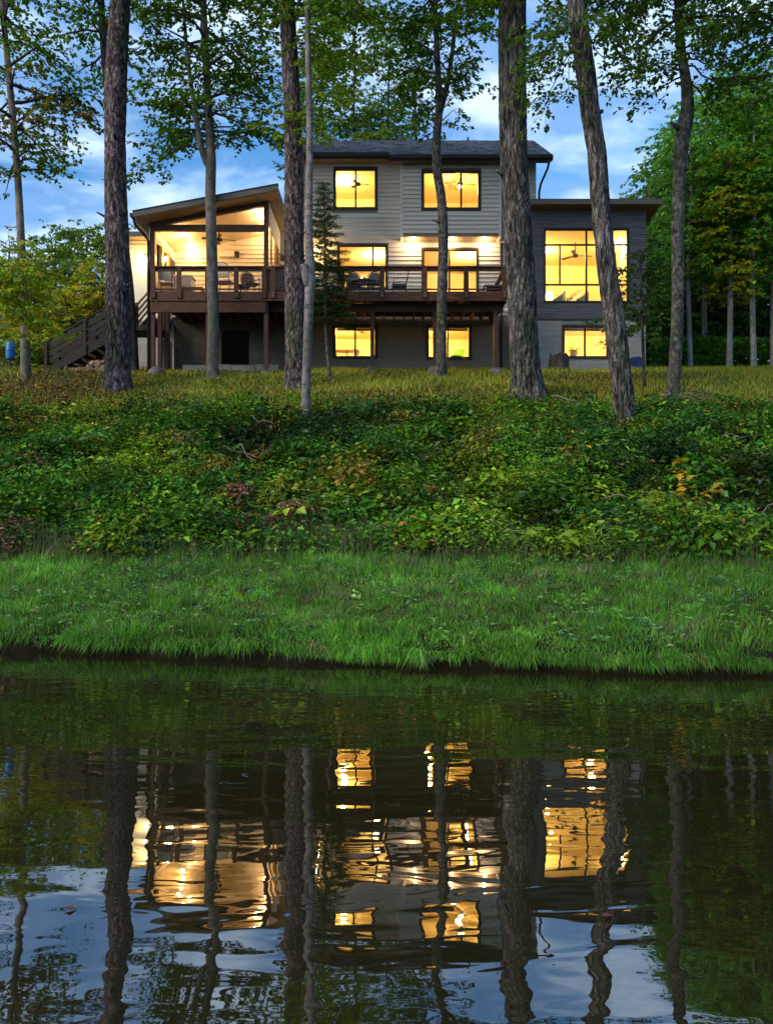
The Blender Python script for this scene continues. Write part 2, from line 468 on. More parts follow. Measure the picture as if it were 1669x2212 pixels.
M['blue'] = surf('blue_plastic', [(0.3, (0.010, 0.13, 0.36)), (0.7, (0.020, 0.19, 0.48))], 4, rough=0.45, bump=0.05)
M['navy'] = surf('navy_tarpaulin', [(0.3, (0.010, 0.016, 0.075)), (0.7, (0.018, 0.028, 0.12))], 4, rough=0.5, bump=0.3, bscale=6, bdist=0.03)
M['rock'] = surf('field_stone', [(0.3, (0.07, 0.066, 0.060)), (0.7, (0.16, 0.15, 0.14))], 6, rough=0.9, bump=0.5, bscale=16, bdist=0.02, obj_var=0.25)
M['slab'] = surf('concrete_slab', [(0.3, (0.14, 0.13, 0.12)), (0.7, (0.24, 0.22, 0.21))], 4, rough=0.9, bump=0.3)
M['firewood'] = surf('split_firewood', [(0.3, (0.14, 0.075, 0.045)), (0.7, (0.30, 0.19, 0.13))], 6, (3, 3, 1), 0.85, 0.4, obj_var=0.3)
M['hose'] = surf('yellow_hose', [(0.3, (0.34, 0.20, 0.04)), (0.7, (0.46, 0.28, 0.06))], 6, rough=0.5, bump=0)
M['darkhole'] = surf('soot_black_recess', [(0.3, (0.010, 0.009, 0.008)), (0.7, (0.02, 0.018, 0.016))], 5, rough=0.9, bump=0)  # near-black backing that paints the dark inside the opening
M['glass'] = glassmat()
M['bulb'] = emis('warm_bulb', (1.0, 0.72, 0.36), 30.0)
M['bulb_soft'] = emis('warm_shade_glow', (1.0, 0.66, 0.30), 6.0)
M['leaf'] = leafmat('tree_leaf', 0.5, 0.012)
M['cover'] = leafmat('ground_cover_leaf', 0.25, 0.02)
M['grass'] = leafmat('grass_blade', 0.3, 0.012)
M['needle'] = leafmat('conifer_needle', 0.15, 0.04)
M['litter'] = leafmat('fallen_leaf', 0.1, 0.02)
M['bark_rough'] = barkmat('furrowed_bark', (0.010, 0.009, 0.010), (0.120, 0.110, 0.106), (0.25, 0.233, 0.228), 0.22, 12, 1.0, bdist=0.06, plates=9.5, pv=0.12)
M['bark_brown'] = barkmat('brown_flaky_bark', (0.016, 0.011, 0.012), (0.125, 0.094, 0.100), (0.27, 0.215, 0.228), 0.4, 12, 1.0, bdist=0.06, plates=8.5, pv=0.26)
M['bark_smooth'] = barkmat('smooth_grey_bark', (0.10, 0.086, 0.074), (0.17, 0.148, 0.128), (0.25, 0.22, 0.195), 0.5, 6, 0.35, 0.5, 0.015)
M['bark_birch'] = barkmat('birch_bark', (0.11, 0.092, 0.090), (0.19, 0.165, 0.162), (0.28, 0.25, 0.25), 0.6, 7, 0.5, 0.85, 0.02)
M['bark_dark'] = barkmat('dark_trunk_bark', (0.020, 0.018, 0.017), (0.050, 0.045, 0.042), (0.090, 0.082, 0.078), 0.3, 9, 0.8, 0.0)
M['bark_pale'] = barkmat('pale_mottled_bark', (0.028, 0.025, 0.023), (0.090, 0.082, 0.076), (0.21, 0.20, 0.19), 0.7, 9, 0.5, 0.6, 0.02)
M['bark_wood'] = barkmat('pale_woodland_bark', (0.16, 0.145, 0.145), (0.30, 0.28, 0.285), (0.44, 0.42, 0.43), 0.6, 7, 0.5, 0.5, 0.02)
M['twig'] = surf('twig_bark', [(0.3, (0.030, 0.025, 0.020)), (0.7, (0.060, 0.050, 0.042))], 6, rough=0.9, bump=0)
M['stick'] = surf('dead_stick', [(0.3, (0.12, 0.10, 0.085)), (0.7, (0.22, 0.19, 0.165))], 6, rough=0.9, bump=0)
M['cut_wood'] = surf('fresh_cut_wood', [(0.3, (0.50, 0.44, 0.36)), (0.7, (0.62, 0.56, 0.47))], 8, rough=0.8, bump=0.1)

def groundmat():
    m, n, l, o = nt('soil_and_litter')
    tc = n.new('ShaderNodeTexCoord'); co = tc.outputs['Object']
    f1 = noise_node(n, l, co, 0.6, 6); f2 = noise_node(n, l, co, 9.0, 8, rough=0.7)
    c1 = ramp(n, l, f1, [(0.35, (0.030, 0.036, 0.012)), (0.5, (0.050, 0.040, 0.018)), (0.65, (0.070, 0.062, 0.022))])
    c2 = ramp(n, l, f2, [(0.3, (0.35, 0.33, 0.30)), (0.7, (1.3, 1.25, 1.1))])
    mx = n.new('ShaderNodeMix'); mx.data_type = 'RGBA'; mx.blend_type = 'MULTIPLY'; mx.inputs[0].default_value = 1
    l.new(c1, mx.inputs[6]); l.new(c2, mx.inputs[7])
    sx = n.new('ShaderNodeSeparateXYZ'); l.new(co, sx.inputs[0])
    mr = n.new('ShaderNodeMapRange'); mr.inputs['From Min'].default_value = 0.16; mr.inputs['From Max'].default_value = 0.36
    l.new(sx.outputs['Z'], mr.inputs['Value'])
    mud_shade = n.new('ShaderNodeMix'); mud_shade.data_type = 'RGBA'      # wet black mud along the water line, with grass-lip shade painted in
    mud_shade.inputs[6].default_value = (0.010, 0.007, 0.004, 1)
    l.new(mr.outputs[0], mud_shade.inputs[0]); l.new(mx.outputs[2], mud_shade.inputs[7]); mx = mud_shade
    b = n.new('ShaderNodeBsdfPrincipled'); b.inputs['Roughness'].default_value = 0.95; b.inputs['Specular IOR Level'].default_value = 0.1
    bp = n.new('ShaderNodeBump'); bp.inputs['Strength'].default_value = 0.8; bp.inputs['Distance'].default_value = 0.05
    l.new(f2, bp.inputs['Height']); l.new(bp.outputs[0], b.inputs['Normal'])
    l.new(mx.outputs[2], b.inputs['Base Color']); l.new(b.outputs[0], o.inputs[0])
    return m
M['ground'] = groundmat()
M['water'] = watermat()

# ---------------------------------------------------------------- ground and pond
_ps = np.array([-80, 0, 8.3, 8.58, 8.655, 8.675, 8.74, 9.2, 11, 13, 15, 22, 24.5, 27, 30.5, 50, 80, 400])
_pz = np.array([-1.3, -1.2, -0.8, -0.35, -0.06, 0.085, 0.14, 0.24, 0.50, 0.86, 1.62, 4.40, 5.22, 6.06, 6.72, 10.6, 15.0, 22.0])
def bank_off(x):
    xx = np.clip(x, -14, 14)
    return -0.2 * xx + (vnoise(xx * 0.9, 0.3 + 0 * xx, 5) - 0.5) * 0.40 + (vnoise(xx * 3.0, 0.7 + 0 * xx, 6) - 0.5) * 0.26 + (vnoise(xx * 9.0, 0.2 + 0 * xx, 7) - 0.5) * 0.07
def wfade(s):
    return np.clip((22 - s) / 13.0, 0, 1)
def s_of(x, y):
    b = bank_off(x); s = y - b
    for _ in range(4): s = y - b * wfade(s)
    return s
def ground_z(x, y):
    x, y = np.broadcast_arrays(np.asarray(x, float), np.asarray(y, float))
    return _gz(x, y, s_of(x, y))
def _gz(x, y, s):
    z = np.interp(s, _ps, _pz)
    on = np.clip((s - 8.75) / 0.6, 0, 1)
    z = z + on * ((fbm(x * 0.7, y * 0.7, 11) - 0.47) * 0.22 + (fbm(x * 3, y * 3, 12, 2) - 0.37) * 0.06)
    fx = np.clip((x + 9.9) / 0.4, 0, 1) * np.clip((9.6 - x) / 0.4, 0, 1) * np.clip((y - 29.4) / 0.5, 0, 1) * np.clip((40.5 - y) / 2.0, 0, 1)
    return z * (1 - fx) + np.minimum(z, 6.62) * fx

gx = np.concatenate([[-400, -150, -80, -50, -35, -25], np.arange(-20, -8, 0.4), np.arange(-8, 8, 0.16), np.arange(8, 20, 0.4), [25, 35, 50, 80, 150, 400]])
gs = np.concatenate([[-80, -30, 0, 5, 7.5], np.arange(8, 8.55, 0.15), np.arange(8.56, 8.9, 0.02), np.arange(8.9, 14, 0.15), np.arange(14, 40, 0.35), np.arange(40, 80, 3), [90, 120, 180, 260, 400]])
GX, GS = np.meshgrid(gx, gs)
GY = GS + bank_off(GX) * wfade(GS)
GZ = _gz(GX, GY, GS)
nr, nc = GX.shape
idx = np.arange(nr * nc).reshape(nr, nc)
fc = np.stack([idx[:-1, :-1], idx[:-1, 1:], idx[1:, 1:], idx[1:, :-1]], -1).reshape(-1, 4)
g = link('ground', np_mesh('ground', np.stack([GX, GY, GZ], -1).reshape(-1, 3), fc, M['ground'], True))
tag(g, 'sloping soil bank rising from the pond to the house', 'ground', kind='structure')
wv = np.array([[-300, -120, 0], [300, -120, 0], [300, 14, 0], [-300, 14, 0]], float)
wo = link('water', np_mesh('water', wv, np.array([[0, 1, 2, 3]]), M['water']))
tag(wo, 'dark rippled pond mirroring the lit house', 'pond', kind='structure')

# ---------------------------------------------------------------- leaf and blade meshes
def leaf_arrays(P, A, Nn, L, Wd, fold=0.18):
    S = np.cross(A, Nn); S /= np.linalg.norm(S, axis=1)[:, None] + 1e-9
    Nn = np.cross(S, A)
    L = L[:, None]; Wd = Wd[:, None]
    v0 = P
    mid = P + A * L * 0.45
    v1 = mid + S * Wd * 0.5 + Nn * Wd * fold
    v3 = mid - S * Wd * 0.5 + Nn * Wd * fold
    v2 = P + A * L - Nn * L * 0.12
    V = np.stack([v0, v1, v2, v3], 1).reshape(-1, 3)
    n = len(P)
    b = np.arange(n)[:, None] * 4
    Fc = np.concatenate([b + np.array([[0, 1, 2]]), b + np.array([[0, 2, 3]])], 1).reshape(-1, 3)
    return V, Fc

def unit(a):
    return a / (np.linalg.norm(a, axis=-1, keepdims=True) + 1e-9)

def palette(rng, n, cols, wts, jit=0.22):
    cols = np.array(cols, float); wts = np.array(wts, float); wts /= wts.sum()
    k = rng.choice(len(cols), n, p=wts)
    c = cols[k] * np.exp(rng.normal(0, jit, (n, 1))) * np.exp(rng.normal(0, jit * 0.25, (n, 3)))
    return np.clip(c, 0.002, 0.8)

def blades(P, H, Wd, lean, rng, curl=0.5):
    """grass blades: base P, height H, width Wd, lean vectors (n,3 horizontal)"""
    n = len(P)
    a = rng.uniform(0, 2 * math.pi, n)
    S = np.stack([np.cos(a), np.sin(a) * 0.5, np.zeros(n)], 1) * Wd[:, None] * 0.5
    up = np.array([0, 0, 1.0])
    m = P + up * (H * 0.55)[:, None] + lean * (H * 0.30)[:, None]
    t = P + up * (H * (1 - 0.25 * np.linalg.norm(lean, axis=1) * curl))[:, None] + lean * (H * 0.85)[:, None]
    V = np.stack([P - S, P + S, m + S * 0.75, m - S * 0.75, t], 1).reshape(-1, 3)
    b = np.arange(n)[:, None] * 5
    Fc = np.concatenate([b + np.array([[0, 1, 2]]), b + np.array([[0, 2, 3]]), b + np.array([[3, 2, 4]])], 1).reshape(-1, 3)
    return V, Fc

# ---------------------------------------------------------------- vegetation on the ground
def make_grass():
    rng = np.random.default_rng(3)
    n = 130000
    x = rng.uniform(-7.2, 7.2, n); s = 8.70 + rng.uniform(0, 1, n) ** 1.15 * 4.3
    keep = np.abs(x) < 0.475 * (s + 1.4) + 0.5
    x, s = x[keep], s[keep]
    # a ragged fringe along the lip
    nf = 46000
    xf = rng.uniform(-6.5, 6.5, nf); sf = 8.672 + np.abs(rng.normal(0, 0.05, nf))
    fk = vnoise(xf * 2.2, xf * 0 + .5, 31) + 0.25 * vnoise(xf * 9, xf * 0, 32) > rng.uniform(0.42, 0.85, nf)
    xf, sf = xf[fk], sf[fk]
    x = np.concatenate([x, xf]); s = np.concatenate([s, sf])
    edge = np.clip((8.95 - s) / 0.3, 0, 1)
    y = s + bank_off(x) * wfade(s)
    z = _gz(x, y, s) - 0.01
    tuft = fbm(x * 1.6, y * 1.6, 21); tuft2 = fbm(x * 5, y * 5, 22, 3)
    H = (0.03 + 0.22 * np.clip(tuft - 0.25, 0, 1) + 0.48 * np.clip(tuft2 - 0.38, 0, 1)) * rng.uniform(0.55, 1.35, len(x))
    H *= 0.76 + 0.5 * np.clip((s - 12.2) / 0.8, 0, 1) + 0.15 * edge
    H = np.maximum(H, 0.035)
    a = rng.uniform(0, 2 * math.pi, len(x)); k = np.abs(rng.normal(0.45, 0.4, len(x)))
    lean = np.stack([np.cos(a) * k + (fbm(x * 2.2, y * 2.2, 23) - .47) * 1.3, np.sin(a) * k + (fbm(x * 2.2, y * 2.2, 26) - .47) * 1.0, 0 * a], 1)
    lean[:, 1] -= edge * rng.uniform(0.4, 1.6, len(x))
    V, Fc = blades(np.stack([x, y, z], 1), H, rng.uniform(0.006, 0.013, len(x)), lean, rng, 0.5)
    # the fringe hangs over the edge
    tip = V.reshape(-1, 5, 3)
    tip[:, 4, 2] -= edge * H * rng.uniform(0.1, 1.5, len(x)) + edge * rng.uniform(0, .05, len(x))
    tip[:, 2:4, 2] -= (edge * H * 0.25)[:, None]
    tip[:, 4, 2] = np.maximum(tip[:, 4, 2], 0.012)
    hue = fbm(x * 0.9, y * 1.1, 24)
    c = palette(rng, len(x), [(0.095, 0.29, 0.020), (0.068, 0.235, 0.020), (0.155, 0.34, 0.026), (0.24, 0.25, 0.09), (0.065, 0.21, 0.05)], [5, 4, 3, 0.8, 1.4], 0.28)
    c *= (0.36 + 1.35 * hue)[:, None] * (0.50 + 1.0 * fbm(x * 3.2, y * 3.8, 29, 3))[:, None]
    dry = np.clip(fbm(x * 1.3, y * 2.2, 27) - 0.58, 0, 1)[:, None] * 3.5 + (rng.uniform(0, 1, len(x)) < 0.05)[:, None]
    c = c * (1 - np.clip(dry, 0, 0.8)) + np.array([0.22, 0.20, 0.11]) * np.clip(dry, 0, 0.8)
    o = link('bank_grass', np_mesh('bank_grass', V, Fc, M['grass'], False, np.repeat(c, 5, 0)))
    tag(o, 'lush green uncut grass on the bank beside the pond', 'grass', kind='stuff')

    # longer tussocks: along the lip they flop over the water
    nt_ = 380
    tx = rng.uniform(-6.6, 6.6, nt_); lipt = np.arange(nt_) < 130
    ts = np.where(lipt, 8.70 + np.abs(rng.normal(0, 0.05, nt_)), rng.uniform(8.9, 12.9, nt_))
    ok = vnoise(tx * 1.3, ts * 0, 37) + rng.normal(0, .12, nt_) > np.where(lipt, 0.42, 0.3)
    tx, ts, lipt = tx[ok], ts[ok], lipt[ok]
    I = np.repeat(np.arange(len(tx)), 38); m = len(I)
    rr = np.abs(rng.normal(0, 0.05, m)); ra = rng.uniform(0, 2 * math.pi, m)
    x = tx[I] + rr * np.cos(ra); s = np.maximum(ts[I] + rr * np.sin(ra) * .7, 8.68)
    y = s + bank_off(x) * wfade(s); z = _gz(x, y, s) - 0.01
    H = rng.uniform(0.07, 0.18, m) * np.exp(rng.normal(0, .3, len(tx)))[I]
    k = rng.uniform(0.3, 1.1, m)
    lean = np.stack([np.cos(ra) * k, np.sin(ra) * k - lipt[I] * rng.uniform(.2, 1.1, m), 0 * ra], 1)
    V, Fc = blades(np.stack([x, y, z], 1), H, rng.uniform(0.006, 0.012, m), lean, rng, 0.7)
    t5 = V.reshape(-1, 5, 3)
    t5[:, 4, 2] -= lipt[I] * H * rng.uniform(0.2, 1.3, m); t5[:, 2:4, 2] -= (lipt[I] * H * .12)[:, None]
    t5[:, :, 2] = np.maximum(t5[:, :, 2], 0.012)
    c = palette(rng, len(tx), [(0.085, 0.24, 0.02), (0.13, 0.29, 0.025), (0.06, 0.19, 0.025), (0.20, 0.22, 0.07)], [4, 3, 3, 1], 0.25)[I] * np.exp(rng.normal(0, .22, (m, 1)))
    st = rng.uniform(0, 1, m) < 0.10
    c[st] = np.array([0.24, 0.20, 0.11])
    o = link('grass_tussocks', np_mesh('grass_tussocks', V, Fc, M['grass'], False, np.repeat(c, 5, 0)))
    tag(o, 'long floppy grass tussocks along the pond edge', 'grass', kind='stuff')
    # low broad weeds among the grass
    n = 700
    x = rng.uniform(-6.5, 6.5, n); s = rng.uniform(8.9, 12.9, n)
    ok = fbm(x * 1.1, s * 1.1, 39) > 0.46; x, s = x[ok], s[ok]
    y = s + bank_off(x) * wfade(s); z = _gz(x, y, s)
    I = np.repeat(np.arange(len(x)), 9); m = len(I)
    a = rng.uniform(0, 2 * math.pi, m)
    P = np.stack([x[I] + rng.normal(0, .04, m), y[I] + rng.normal(0, .04, m), z[I] + rng.uniform(.05, .16, m)], 1)
    A = unit(np.stack([np.cos(a), np.sin(a), rng.normal(.2, .3, m)], 1))
    Nn = unit(np.stack([rng.normal(0, .4, m), rng.normal(-.3, .4, m), np.ones(m)], 1))
    L = rng.uniform(.04, .10, m)
    V, Fc = leaf_arrays(P, A, Nn, L, L * rng.uniform(.3, .7, m))
    c = palette(rng, len(x), [(0.07, 0.19, 0.03), (0.12, 0.22, 0.04), (0.05, 0.15, 0.05)], [1, 1, 1], .25)[I]
    o = link('grass_weeds', np_mesh('grass_weeds', V, Fc, M['cover'], False, np.repeat(c, 4, 0)))
    tag(o, 'low broad leaved weeds scattered through the bank grass', 'weeds', kind='stuff')

    # sparse upper lawn
    n = 165000
    y = rng.uniform(20.0, 34, n); x = rng.uniform(-0.5, 0.5, n) * y * 1.05
    pat = fbm(x * 0.6, y * 1.0, 41)
    far = np.clip((y - 20.0) / 2.2, 0, 1)
    keep = (rng.uniform(0, 1, n) < (0.42 + 0.9 * (pat - 0.25)) * (0.35 + 0.65 * far)) & ~((x > -9) & (x < 9.3) & (y > 30.3)) & ~((x > -7.5) & (x < -3.9) & (y > 27.3))
    keep &= ~((x < -8.3) & (rng.uniform(0, 1, n) < 0.75))
    x, y, pat = x[keep], y[keep], pat[keep]
    z = ground_z(x, y) - 0.01
    H = rng.uniform(0.05, 0.17, len(x)) * (0.7 + pat)
    a = rng.uniform(0, 2 * math.pi, len(x)); k = np.abs(rng.normal(0.4, 0.35, len(x)))
    lean = np.stack([np.cos(a) * k, np.sin(a) * k, 0 * a], 1)
    V, Fc = blades(np.stack([x, y, z], 1), H, rng.uniform(0.010, 0.020, len(x)), lean, rng)
    c = palette(rng, len(x), [(0.26, 0.30, 0.022), (0.34, 0.29, 0.032), (0.16, 0.27, 0.018), (0.36, 0.26, 0.05)], [4, 3, 4, 1.5], 0.25)
    c *= (0.65 + 0.7 * fbm(x * 1.2, y * 1.2, 43))[:, None]
    o = link('lawn_grass', np_mesh('lawn_grass', V, Fc, M['grass'], False, np.repeat(c, 5, 0)))
    tag(o, 'thin yellow green lawn in front of the house', 'grass', kind='stuff')

    # distant mown field to the left and behind
    n = 26000
    y = rng.uniform(33, 70, n); x = rng.uniform(-0.60, -0.30, n) * y
    z = ground_z(x, y)
    H = rng.uniform(0.08, 0.22, n)
    a = rng.uniform(0, 2 * math.pi, n)
    lean = np.stack([np.cos(a), np.sin(a), 0 * a], 1) * 0.4
    V, Fc = blades(np.stack([x, y, z], 1), H, rng.uniform(0.03, 0.06, n), lean, rng)
    c = palette(rng, n, [(0.12, 0.17, 0.04), (0.17, 0.19, 0.05), (0.20, 0.17, 0.07)], [4, 3, 1.5], 0.2)
    o = link('field_grass', np_mesh('field_grass', V, Fc, M['grass'], False, np.repeat(c, 5, 0)))
    tag(o, 'pale mown grass of the field beyond the stairs', 'grass', kind='stuff')

def cover_cols(rng, x, y, n):
    a = fbm(x * 0.55, y * 0.55, 51); b = fbm(x * 1.1 + 9, y * 1.1, 52); r = rng.uniform(0, 1, n)
    pal = np.array([(0.034, 0.110, 0.007), (0.078, 0.195, 0.009), (0.165, 0.265, 0.012), (0.040, 0.140, 0.020), (0.23, 0.25, 0.016), (0.34, 0.22, 0.014), (0.30, 0.09, 0.016), (0.20, 0.14, 0.06)])
    k = np.full(n, 1)
    k[a < 0.43] = 0
    k[(a > 0.515)] = 2
    k[(b > 0.55)] = 3
    k[(a > 0.70)] = 4
    sw = r < 0.30
    k[sw] = rng.choice([0, 1, 2, 3, 4], sw.sum(), p=[.28, .34, .26, .1, .02])
    k[(r > 0.975)] = 4
    k[(r > 0.983)] = 5
    k[(r > 0.992)] = 6
    k[(r > 0.997)] = 7
    return pal[k]

def make_cover():
    rng = np.random.default_rng(8)
    n = 17000
    s = rng.uniform(12.75, 22.3, n); x = rng.uniform(-0.55, 0.55, n) * s * 1.02
    dn = fbm(x * 0.9, s * 0.9, 61)
    top = np.clip((22.2 - s + 1.6 * (fbm(x * 0.5, s * 0.5, 69) - 0.5)) / 1.9, 0, 1)
    keep = rng.uniform(0, 1, n) < (0.45 + 1.2 * (dn - 0.25)) * (0.10 + 0.90 * top)
    x, s, dn, top = x[keep], s[keep], dn[keep], top[keep]
    n = len(x)
    y = s + bank_off(x) * wfade(s)
    z = ground_z(x, y)
    hh = (0.08 + 1.15 * np.clip(fbm(x * 1.4, y * 1.4, 68) - 0.26, 0, 1) * 1.3) * rng.uniform(0.6, 1.3, n) * (0.5 + 0.5 * top)
    col = cover_cols(rng, x, y, n)
    fern = rng.uniform(0, 1, n) < 0.10 + 0.5 * (fbm(x * 0.8 + 4, y * 0.8, 66) > 0.53)
    nl = rng.integers(9, 17, n)
    nl[fern] = 22
    I = np.repeat(np.arange(n), nl)
    m = len(I)
    a = rng.uniform(0, 2 * math.pi, m)
    t = rng.uniform(0.25, 1, m)
    spread = (0.05 + 0.24 * rng.uniform(0, 1, m)) * (0.6 + hh[I])
    ox, oy = np.cos(a) * spread, np.sin(a) * spread
    P = np.stack([x[I] + ox, y[I] + oy, z[I] + hh[I] * t + rng.normal(0, 0.02, m)], 1)
    A = np.stack([np.cos(a + rng.normal(0, .5, m)), np.sin(a + rng.normal(0, .5, m)), rng.normal(-0.15, 0.3, m)], 1)
    Nn = unit(np.stack([rng.normal(0, .38, m), rng.normal(-.25, .38, m), np.ones(m)], 1))
    big = np.exp(rng.normal(0, 0.33, n)) * (0.75 + 0.6 * fbm(x * 1.7, y * 1.7, 67))
    L = rng.uniform(0.06, 0.125, m) * big[I]; Wd = L * rng.uniform(0.5, 0.85, m)
    fi = fern[I]
    L[fi] *= 0.95; Wd[fi] = L[fi] * 0.28
    A = unit(A)
    c_dom = []
    for q in range(120):           # shrubs that stand out of the carpet as mounds
        sq = rng.uniform(13.1, 21.0); xq = rng.uniform(-.5, .5) * sq; yq = float(sq + bank_off(np.array(xq)) * wfade(np.array(sq)))
        zq = float(ground_z(xq, yq)); rq = rng.uniform(.28, .62); hq = rq * rng.uniform(.8, 1.35); nq = int(200 * rq / .4)
        th = rng.uniform(0, 6.283, nq); ph = np.arccos(rng.uniform(0.05, 1, nq)); rr = rng.uniform(.75, 1.05, nq)
        dv = np.stack([np.sin(ph) * np.cos(th), np.sin(ph) * np.sin(th), np.cos(ph)], 1)
        P = np.concatenate([P, np.array([xq, yq, zq]) + dv * rr[:, None] * np.array([rq, rq * .9, hq])])
        A = np.concatenate([A, unit(np.stack([dv[:, 0] + rng.normal(0, .4, nq), dv[:, 1] + rng.normal(0, .4, nq), rng.normal(-.2, .3, nq)], 1))])
        Nn = np.concatenate([Nn, unit(dv * .8 + np.array([0, -.1, .7]) + rng.normal(0, .28, (nq, 3)))])
        lq = rng.uniform(.07, .17) * rng.uniform(.6, 1.2, nq)
        L = np.concatenate([L, lq]); Wd = np.concatenate([Wd, lq * rng.uniform(.25, .85)])
        base = np.array([(0.052, 0.15, 0.009), (0.095, 0.20, 0.011), (0.17, 0.25, 0.013), (0.030, 0.11, 0.02), (0.20, 0.22, 0.016), (0.26, 0.17, 0.02), (0.22, 0.10, 0.05)])[rng.choice(7, p=[.28, .26, .18, .10, .09, .05, .04])]
        c_dom.append(base * np.exp(rng.normal(0, .25, (nq, 1))))
    V, Fc = leaf_arrays(P, A, Nn, L, Wd)
    c = col[I] * np.exp(rng.normal(0, 0.28, (m, 1))) * np.clip(3.4 * (fbm(x[I] * 0.75, y[I] * 1.1, 55) - 0.22), 0.22, 1.5)[:, None] * np.exp(rng.normal(0, 0.06, (m, 3)))
    c = np.concatenate([c] + c_dom)
    o = link('undergrowth', np_mesh('undergrowth', V, Fc, M['cover'], False, np.repeat(np.clip(c, .003, .6), 4, 0)))
    tag(o, 'dense leafy brambles and weeds covering the slope', 'undergrowth', kind='stuff')

    # dry weed stalks and tall grass at the foot of the slope and here and there above
    n = 20000
    x = rng.uniform(-8.5, 8.5, n); s = np.where(rng.uniform(0, 1, n) < 0.62, rng.normal(13.0, 0.32, n), rng.uniform(13, 21, n))
    y = s + bank_off(x) * wfade(s); z = ground_z(x, y) - 0.01
    pt = fbm(x * 1.1, s * 0.6, 71)
    keep = rng.uniform(0, 1, n) < 0.2 + 1.3 * (pt - 0.25)
    x, y, z, pt = x[keep], y[keep], z[keep], pt[keep]; n = len(x)
    H = rng.uniform(0.15, 0.5, n) * (0.6 + pt)
    a = rng.uniform(0, 2 * math.pi, n); k = np.abs(rng.normal(0.35, 0.3, n))
    lean = np.stack([np.cos(a) * k, np.sin(a) * k, 0 * a], 1)
    V, Fc = blades(np.stack([x, y, z], 1), H, rng.uniform(0.005, 0.011, n), lean, rng)
    c = palette(rng, n, [(0.055, 0.10, 0.025), (0.12, 0.105, 0.055), (0.085, 0.062, 0.040), (0.17, 0.14, 0.085), (0.14, 0.085, 0.07)], [4, 3, 2, 1.5, 1], 0.3)
    o = link('dry_weeds', np_mesh('dry_weeds', V, Fc, M['grass'], False, np.repeat(c, 5, 0)))
    tag(o, 'straggly dry weeds where the slope meets the grass', 'weeds', kind='stuff')

    # dead sticks lying among the leaves
    wd_ = Wood()
    for k in range(70):
        s1_ = rng.uniform(13.2, 22.5); x1 = rng.uniform(-.5, .5) * s1_; y1 = float(s1_ + bank_off(np.array(x1)) * wfade(np.array(s1_)))
        a1 = rng.uniform(0, 6.28); ln = rng.uniform(.3, 1.3)
        P_ = np.array([[x1 + math.cos(a1) * ln * t, y1 + math.sin(a1) * ln * t, 0] for t in np.linspace(0, 1, 6)])
        P_[:, 2] = ground_z(P_[:, 0], P_[:, 1]) + .12 + rng.uniform(.0, .35) + rng.normal(0, .03, 6)
        wd_.tube(P_, np.linspace(rng.uniform(.008, .018), .004, 6), 4)
    o = link('dead_sticks', np_mesh('dead_sticks', np.concatenate(wd_.V), np.concatenate(wd_.F), M['stick'], True))
    tag(o, 'dead grey sticks lying in the slope weeds', 'sticks', kind='stuff')

    # fallen leaves
    n = 26000
    y = rng.uniform(18.5, 33, n); x = rng.uniform(-0.5, 0.5, n) * y * 1.04
    dn = fbm(x * 0.5 + 3, y * 0.8, 81)
    keep = rng.uniform(0, 1, n) < np.clip(0.12 + 1.8 * (dn - 0.42), 0.05, 1) + 0.55 * (x < -6.5) * (y < 29)
    keep &= ~((x > -9) & (x < 9.3) & (y > 30.3))
    x, y = x[keep], y[keep]; n = len(x)
    P = np.stack([x, y, ground_z(x, y) + rng.uniform(0.015, 0.06, n)], 1)
    a = rng.uniform(0, 2 * math.pi, n)
    A = unit(np.stack([np.cos(a), np.sin(a), rng.normal(0, .25, n)], 1))
    Nn = unit(np.stack([rng.normal(0, .3, n), rng.normal(0, .3, n), np.ones(n)], 1))
    L = rng.uniform(0.08, 0.15, n)
    V, Fc = leaf_arrays(P, A, Nn, L, L * rng.uniform(.6, .95, n))
    c = palette(rng, n, [(0.38, 0.22, 0.03), (0.30, 0.14, 0.026), (0.22, 0.09, 0.024), (0.34, 0.25, 0.10), (0.16, 0.10, 0.045)], [3, 3, 2, 1.2, 2], 0.25)
    o = link('fallen_leaves', np_mesh('fallen_leaves', V, Fc, M['litter'], False, np.repeat(c, 4, 0)))
    tag(o, 'brown and orange fallen leaves strewn over the lawn', 'leaf litter', kind='stuff')

# ---------------------------------------------------------------- trees
GREENS = [(0.055, 0.130, 0.006), (0.036, 0.092, 0.005), (0.090, 0.175, 0.007), (0.150, 0.190, 0.008)]
GREENW = [4, 3, 3, 0.8]
def resample(ctrl, step):
    C = np.array(ctrl, float)
    d = np.r_[0, np.cumsum(np.linalg.norm(np.diff(C[:, :3], axis=0), axis=1))]
    # cubic-ish smoothing with Catmull-Rom
    n = max(3, int(d[-1] / step))
    u = np.linspace(0, d[-1], n)
    out = np.empty((n, C.shape[1]))
    k = np.clip(np.searchsorted(d, u, side='right') - 1, 0, len(C) - 2)
    t = ((u - d[k]) / (d[k + 1] - d[k]))[:, None]
    p1, p2 = C[k], C[k + 1]
    p0, p3 = C[np.maximum(k - 1, 0)], C[np.minimum(k + 2, len(C) - 1)]
    return 0.5 * ((2 * p1) + (-p0 + p2) * t + (2 * p0 - 5 * p1 + 4 * p2 - p3) * t ** 2 + (-p0 + 3 * p1 - 3 * p2 + p3) * t ** 3)

